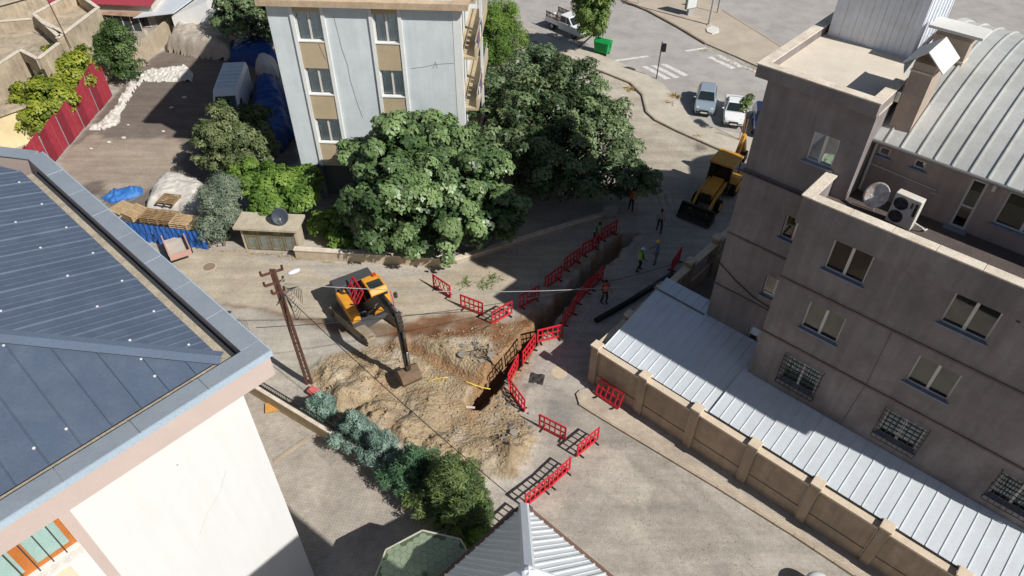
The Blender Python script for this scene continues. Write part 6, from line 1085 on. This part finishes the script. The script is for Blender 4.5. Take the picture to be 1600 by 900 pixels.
# pallets
pal = mat('pallet_wood', S(190,164,126), .9, .2, 2, .15, 20, .3, 20, c2=S(160,128,90)); pold = mat('old_pallet', S(150,122,88), .9, .2, 2, .15, 20, .3, 20)
def pallet(px, z, rz, label, m, layers=1):
    t = thing('pallet', label, 'pallet', (*G(*px, z)[:2], z), rz, 'wooden pallets in the yard')
    for l in range(layers):
        b = l*.15
        for k in range(7): MB().box(-.6, .6, -.5+k*.158, -.4+k*.158, b+.115, b+.135).build('board', m, t)
        for x in (-.55, 0, .55): MB().box(x-.05, x+.05, -.5, .55, b+.03, b+.113).build('bearer', m, t)
        for y in (-.45, .42): MB().box(-.6, .6, y, y+.1, b, b+.028).build('board', m, t)
    return t
fh = heading(G(205, 372), G(328, 388))
pallet((190,326), .25, R(62), 'pale pallet tilted by the blue tarp at the parapet edge', pal); pallet((213,337), .95, R(60), 'pallet at the left end of the tarp-hung stack', pal, 3); pallet((240,343), .98, fh, 'weathered pallet on the tarp-hung stack beside the leaning one', pold, 3); pallet((262,345), .96, fh, 'dark pallet in the middle of the tarp-hung stack', pold, 3); pallet((286,352), 1.0, fh, 'yellowish pallet on the tarp-hung stack near the olive tree', pal, 3); pallet((300,353), .98, fh+.05, 'pallet half under the olive tree branches', pal, 3)
pallet((264,313), .88, fh, 'dark old pallet lying on the white sheeted stack', pold)
for i, (px, py, r_) in enumerate(((288,152,.22),(193,215,.2),(200,195,.12),(170,222,.18),(268,168,.2),(142,232,.14),(255,205,.15))): tag(MB(Matrix.Translation(tuple(G(px, py, .06)))).sphere((0, 0, 0), r_, 7, 5, (1, .7, .4)).build('litter', mat('litter_white', S(206,200,190), .9, .1)), ['scrap of white plastic by the van shadow edge','pale lump of litter below the crumpled sheet','small white scrap beside the crumpled sheet','white scrap near the red fence foot','plastic scrap lying inside the apartment shadow','tiny scrap on the pale soil by the fence','paper scrap out on the open yard soil'][i], 'litter')
# small tipping trailer at the lane edge
tp = thing('trailer', 'open tipping trailer with red edged tilted tray by the tarps', 'trailer', G(282, 398), R(-58)); tray = mat('tray_grey', S(190,178,164), .7, .15, 2); MB().box(-1.1, 1.1, -.6, .6, .55, .6).build('tray_floor', tray, tp)
for y in (-.62, .58): MB().box(-1.1, 1.1, y, y+.04, .6, .95).build('tray_side', tray, tp); MB().box(-1.12, 1.12, y-.02, y+.06, .95, 1.0).build('red_rail', mat('trailer_red', S(190,150,138), .6, .1), tp)
MB().box(1.1, 1.14, -.62, .62, .6, .98).build('tailboard', mat('trailer_red', (0, 0, 0)), tp); MB().bar((-1.1, 0, .5), (-1.9, 0, .35), .08, .08).build('drawbar', bk, tp)
for s in (-1, 1): wheel(tp, .1, s*.72, .3, .14)
# ================================================================ people
skin = mat('skin', S(168,122,96), .6, .03, 5, 0, 20, 0); shoe = mat('shoe', S(44,38,34), .7, .1, 5)
def person(label, px, rz, shirt, trousers, lean=0., arms=((.15, .2), (.15, .2)), step=.12, vest=None, helmet=None, hair=(30, 26, 24), z=0., ht=1.76, stripes=True):
    """one continuous skinned body; arms = (forward swing, elbow bend) for right, left"""
    t = thing('person', label, 'person', (*G(*px, z)[:2], z), rz); k = ht/1.76; V = []; Rr = []; Ed = []; part = []
    def v(p, r, pa, par=None):
        p = Vector(p)
        if p.z > .95: q = p-Vector((0, 0, .95)); p = Vector((q.x*math.cos(lean)+q.z*math.sin(lean), q.y, .95+q.z*math.cos(lean)-q.x*math.sin(lean)))
        V.append(p*k); Rr.append((r*k) if not isinstance(r, tuple) else (r[0]*k, r[1]*k)); part.append(pa)
        if par is not None: Ed.append((par, len(V)-1))
        return len(V)-1
    pel = v((0, 0, .95), (.11, .15), 'leg'); wst = v((0, 0, 1.08), (.10, .14), 'shirt', pel); ch = v((0, 0, 1.28), (.12, .17), 'shirt', wst); nk0 = v((0, 0, 1.43), (.08, .11), 'shirt', ch); nk = v((0, 0, 1.51), .055, 'skin', nk0); hd_ = v((.015, 0, 1.6), (.088, .078), 'skin', nk); htp = v((.015, 0, 1.70), (.075, .068), 'skin', hd_)
    hands = []
    for s, (sw, el) in ((-1, arms[0]), (1, arms[1])):
        sh_ = v((0, s*.17, 1.41), .065, 'shirt', nk0); d1 = Vector((math.sin(sw), s*.16, -math.cos(sw))).normalized(); eb = Vector((0, s*.2, 1.4))+d1*.29; e_ = v(eb, .047, 'shirt', sh_); d2 = Vector((math.sin(sw+el), -s*.05, -math.cos(sw+el))).normalized(); wr = eb+d2*.25; w_ = v(wr, .034, 'skin', e_); v(wr+d2*.085, (.02, .04), 'skin', w_); hands.append((wr, d2, s))
    for s in (-1, 1):
        hp = v((0, s*.09, .9), .09, 'leg', pel); kx = .05+max(0, s*step)*.6; kn = v((kx+s*step*.3, s*.1, .5), .062, 'leg', hp); an = v((s*step-.02, s*.11, .1), .045, 'leg', kn); hl = v((s*step, s*.11, .05), .045, 'shoe', an); v((s*step+.17, s*.125, .04), (.04, .035), 'shoe', hl)
    me = bpy.data.meshes.new('body'); me.from_pydata([tuple(p) for p in V], Ed, []); ob = bpy.data.objects.new('body', me); col.objects.link(ob); sk_ = ob.modifiers.new('skin', 'SKIN'); sk_.branch_smoothing = .4; sv = me.skin_vertices[0].data
    for i, r_ in enumerate(Rr): sv[i].radius = r_ if isinstance(r_, tuple) else (r_, r_); sv[i].use_root = (i == 0)
    sd = ob.modifiers.new('sub', 'SUBSURF'); sd.levels = 1; sd.render_levels = 1; dg = bpy.context.evaluated_depsgraph_get(); dg.update(); m2 = bpy.data.meshes.new_from_object(ob.evaluated_get(dg)); bpy.data.objects.remove(ob)
    bmx = bmesh.new(); bmx.from_mesh(m2); ex = MB()
    for wr, d2, s in hands:   # five unequal, slightly curled fingers
        c = wr+d2*.10
        def rot(p): return p
        sd2 = Vector((0, 1, 0)); fwv = sd2.cross(d2).normalized()
        for i, l in enumerate((.058, .068, .064, .05)): o_ = c+fwv*(-.03+.02*i); ex.tube([q*k for q in (o_, o_+d2*l*.55, o_+d2*l*.9-sd2*s*l*.35)], [.0085*k, .008*k, .006*k], 5)
        ex.tube([q*k for q in (wr+d2*.04-fwv*.03, wr+d2*.08-fwv*.06, wr+d2*.11-fwv*.06-sd2*s*.01)], [.011*k, .009*k, .007*k], 5)
    def lean_pt(p): p = Vector(p); q = p-Vector((0, 0, .95)); return Vector((q.x*math.cos(lean)+q.z*math.sin(lean), q.y, .95+q.z*math.cos(lean)-q.x*math.sin(lean)))*k
    ex.v = [tuple(lean_pt(Vector(p)/k)) if p[2] > .95*k or True and lean else p for p in ex.v] if False else ex.v
    ex.sphere(tuple(lean_pt((.105, 0, 1.62))), .017, 6, 5, (1.2, .8, 1.4))
    for s in (-1, 1): ex.sphere(tuple(lean_pt((.01, s*.083, 1.63))), .02, 6, 5, (.9, .5, 1.5))
    nb = len(bmx.faces); vs_ = [bmx.verts.new(p) for p in ex.v]
    for f in ex.f:
        try: bmx.faces.new([vs_[i] for i in f])
        except ValueError: pass
    bmx.faces.ensure_lookup_table(); names = ['shirt', 'leg', 'skin', 'shoe']; seg = [(V[a], V[b], part[b]) for a, b in Ed]
    for i, f in enumerate(bmx.faces):
        f.smooth = True
        if i >= nb: f.material_index = 2; continue
        c = f.calc_center_median(); best = min(seg, key=lambda s: (c-(s[0]+(s[1]-s[0])*max(0, min(1, (c-s[0]).dot(s[1]-s[0])/((s[1]-s[0]).length_squared+1e-9))))).length); f.material_index = names.index(best[2])
    bmx.to_mesh(m2); bmx.free(); m2.name = 'body'; link('body', m2, [shirt, trousers, skin, shoe], t)
    def ring(z_, rx, ry, n=18): return [tuple(lean_pt((rx*math.cos(2*math.pi*i/n), ry*math.sin(2*math.pi*i/n), z_))) for i in range(n)]
    if vest:
        MB().loft([ring(.98, .155, .195), ring(1.1, .145, .19), ring(1.3, .16, .215), ring(1.42, .13, .19), ring(1.47, .08, .1)], False).build('vest', vest, t, True)
        if stripes:
            for z0 in (1.06, 1.18): MB().loft([ring(z0, .155, .2), ring(z0+.045, .156, .203)], False).build('reflective_stripe', mat('reflector', S(212,214,206), .4), t, True)
    if helmet:
        hm = MB(); rings = [[tuple(lean_pt((.015+.115*math.cos(a)*math.cos(2*math.pi*i/16), .105*math.cos(a)*math.sin(2*math.pi*i/16), 1.675+.11*math.sin(a)))) for i in range(16)] for a in np.linspace(0, 1.5, 6)]; hm.loft(rings); hm.loft([[tuple(lean_pt((.03+.15*f*math.cos(2*math.pi*i/16), .12*f*math.sin(2*math.pi*i/16), zz))) for i in range(16)] for f, zz in ((1, 1.668), (1, 1.68), (.8, 1.685))]); hm.build('helmet', helmet, t, True)
    else:
        MB().loft([[tuple(lean_pt((.0+.095*math.cos(a)*math.cos(2*math.pi*i/16), .085*math.cos(a)*math.sin(2*math.pi*i/16), 1.67+.1*math.sin(a)))) for i in range(16)] for a in np.linspace(-.2, 1.5, 6)]).build('hair', mat('dark_hair', S(*hair), .8), t, True)
    for s in (-1, 1): MB().sphere(tuple(lean_pt((.088, s*.032, 1.645))), .009, 6, 4).build('eye', blk, t)
    return t
org = mat('hiviz_orange', S(242,88,34), .7, .05, 3); grnv = mat('hiviz_green', S(150,214,72), .7, .05, 3); grn2 = mat('hiviz_mint', S(110,196,128), .7, .05, 3); dkt = mat('dark_trousers', S(48,48,54), .9, .1, 3); whs = mat('white_helmet', S(230,232,234), .35); yeh = mat('yellow_helmet', S(238,206,44), .35); lbl = mat('pale_blue_shirt', S(126,148,176), .9, .08, 3); gsh = mat('grey_shirt', S(172,168,164), .9, .08, 3); dks = mat('dark_shirt', S(60,62,68), .9); jeans = mat('grey_jeans', S(128,130,140), .9, .08, 3); ors = mat('orange_shirt', S(236,104,48), .8, .05, 3)
person('worker in orange vest over dark clothes standing beside the trench', (943,473), R(-60), dks, dkt, .03, ((.1, .35), (.3, .9)), .1, org)
person('worker in yellow-green vest and white helmet watching the trench', (997,423), R(10), dks, dkt, .12, ((.35, .5), (.2, .4)), .14, grnv, whs)
person('man in pale blue shirt and yellow helmet with hands together', (1024,411), R(200), lbl, jeans, .05, ((.4, 1.0), (.4, 1.0)), .08, None, yeh)
p4 = person('man in light grey shirt walking with a white bag', (1029,361), R(-95), gsh, dkt, .04, ((-.25, .3), (.3, .5)), .22)
bag = thing('carrier_bag', 'white carrier bag held by the man in grey', 'bag', (*(np.array(p4.location)[:2]+np.array([.28, .08])), .45)); MB().sphere((0, 0, 0), .17, 10, 8, (.8, .6, 1.1)).build('bag', mat('panel_white', (0, 0, 0)), bag, True); MB().tube([(-.08, 0, .16), (0, 0, .3), (.08, 0, .16)], .008, 5).build('handle', mat('panel_white', (0, 0, 0)), bag)
person('worker in mint green vest leaning over the verge-side barriers', (929,379), R(-40), dks, dkt, .35, ((.5, .7), (.4, .8)), .15, grn2)
person('worker in plain orange shirt seen from behind under the dark tree', (985,330), R(80), ors, dkt, .06, ((.2, .4), (.2, .5)), .1)
# survey frame standing by the dark tree
sf = thing('metal_frame', 'thin metal frame standing at the foot of the dark tree', 'frame', G(952, 343), R(15)); mb = MB()
for a, b in (((-.5, 0, 0), (-.5, 0, 1.2)), ((.5, 0, 0), (.5, 0, 1.2)), ((-.5, 0, 1.2), (.5, 0, 1.2)), ((-.5, 0, .3), (.5, 0, .3))): mb.tube([a, b], .025, 6)
mb.build('frame', mat('galv', (0, 0, 0)), sf); MB().box(-.45, .45, -.01, .01, .35, 1.1).build('sheet', mat('board_grey', S(168,166,160), .8, .1, 2), sf)
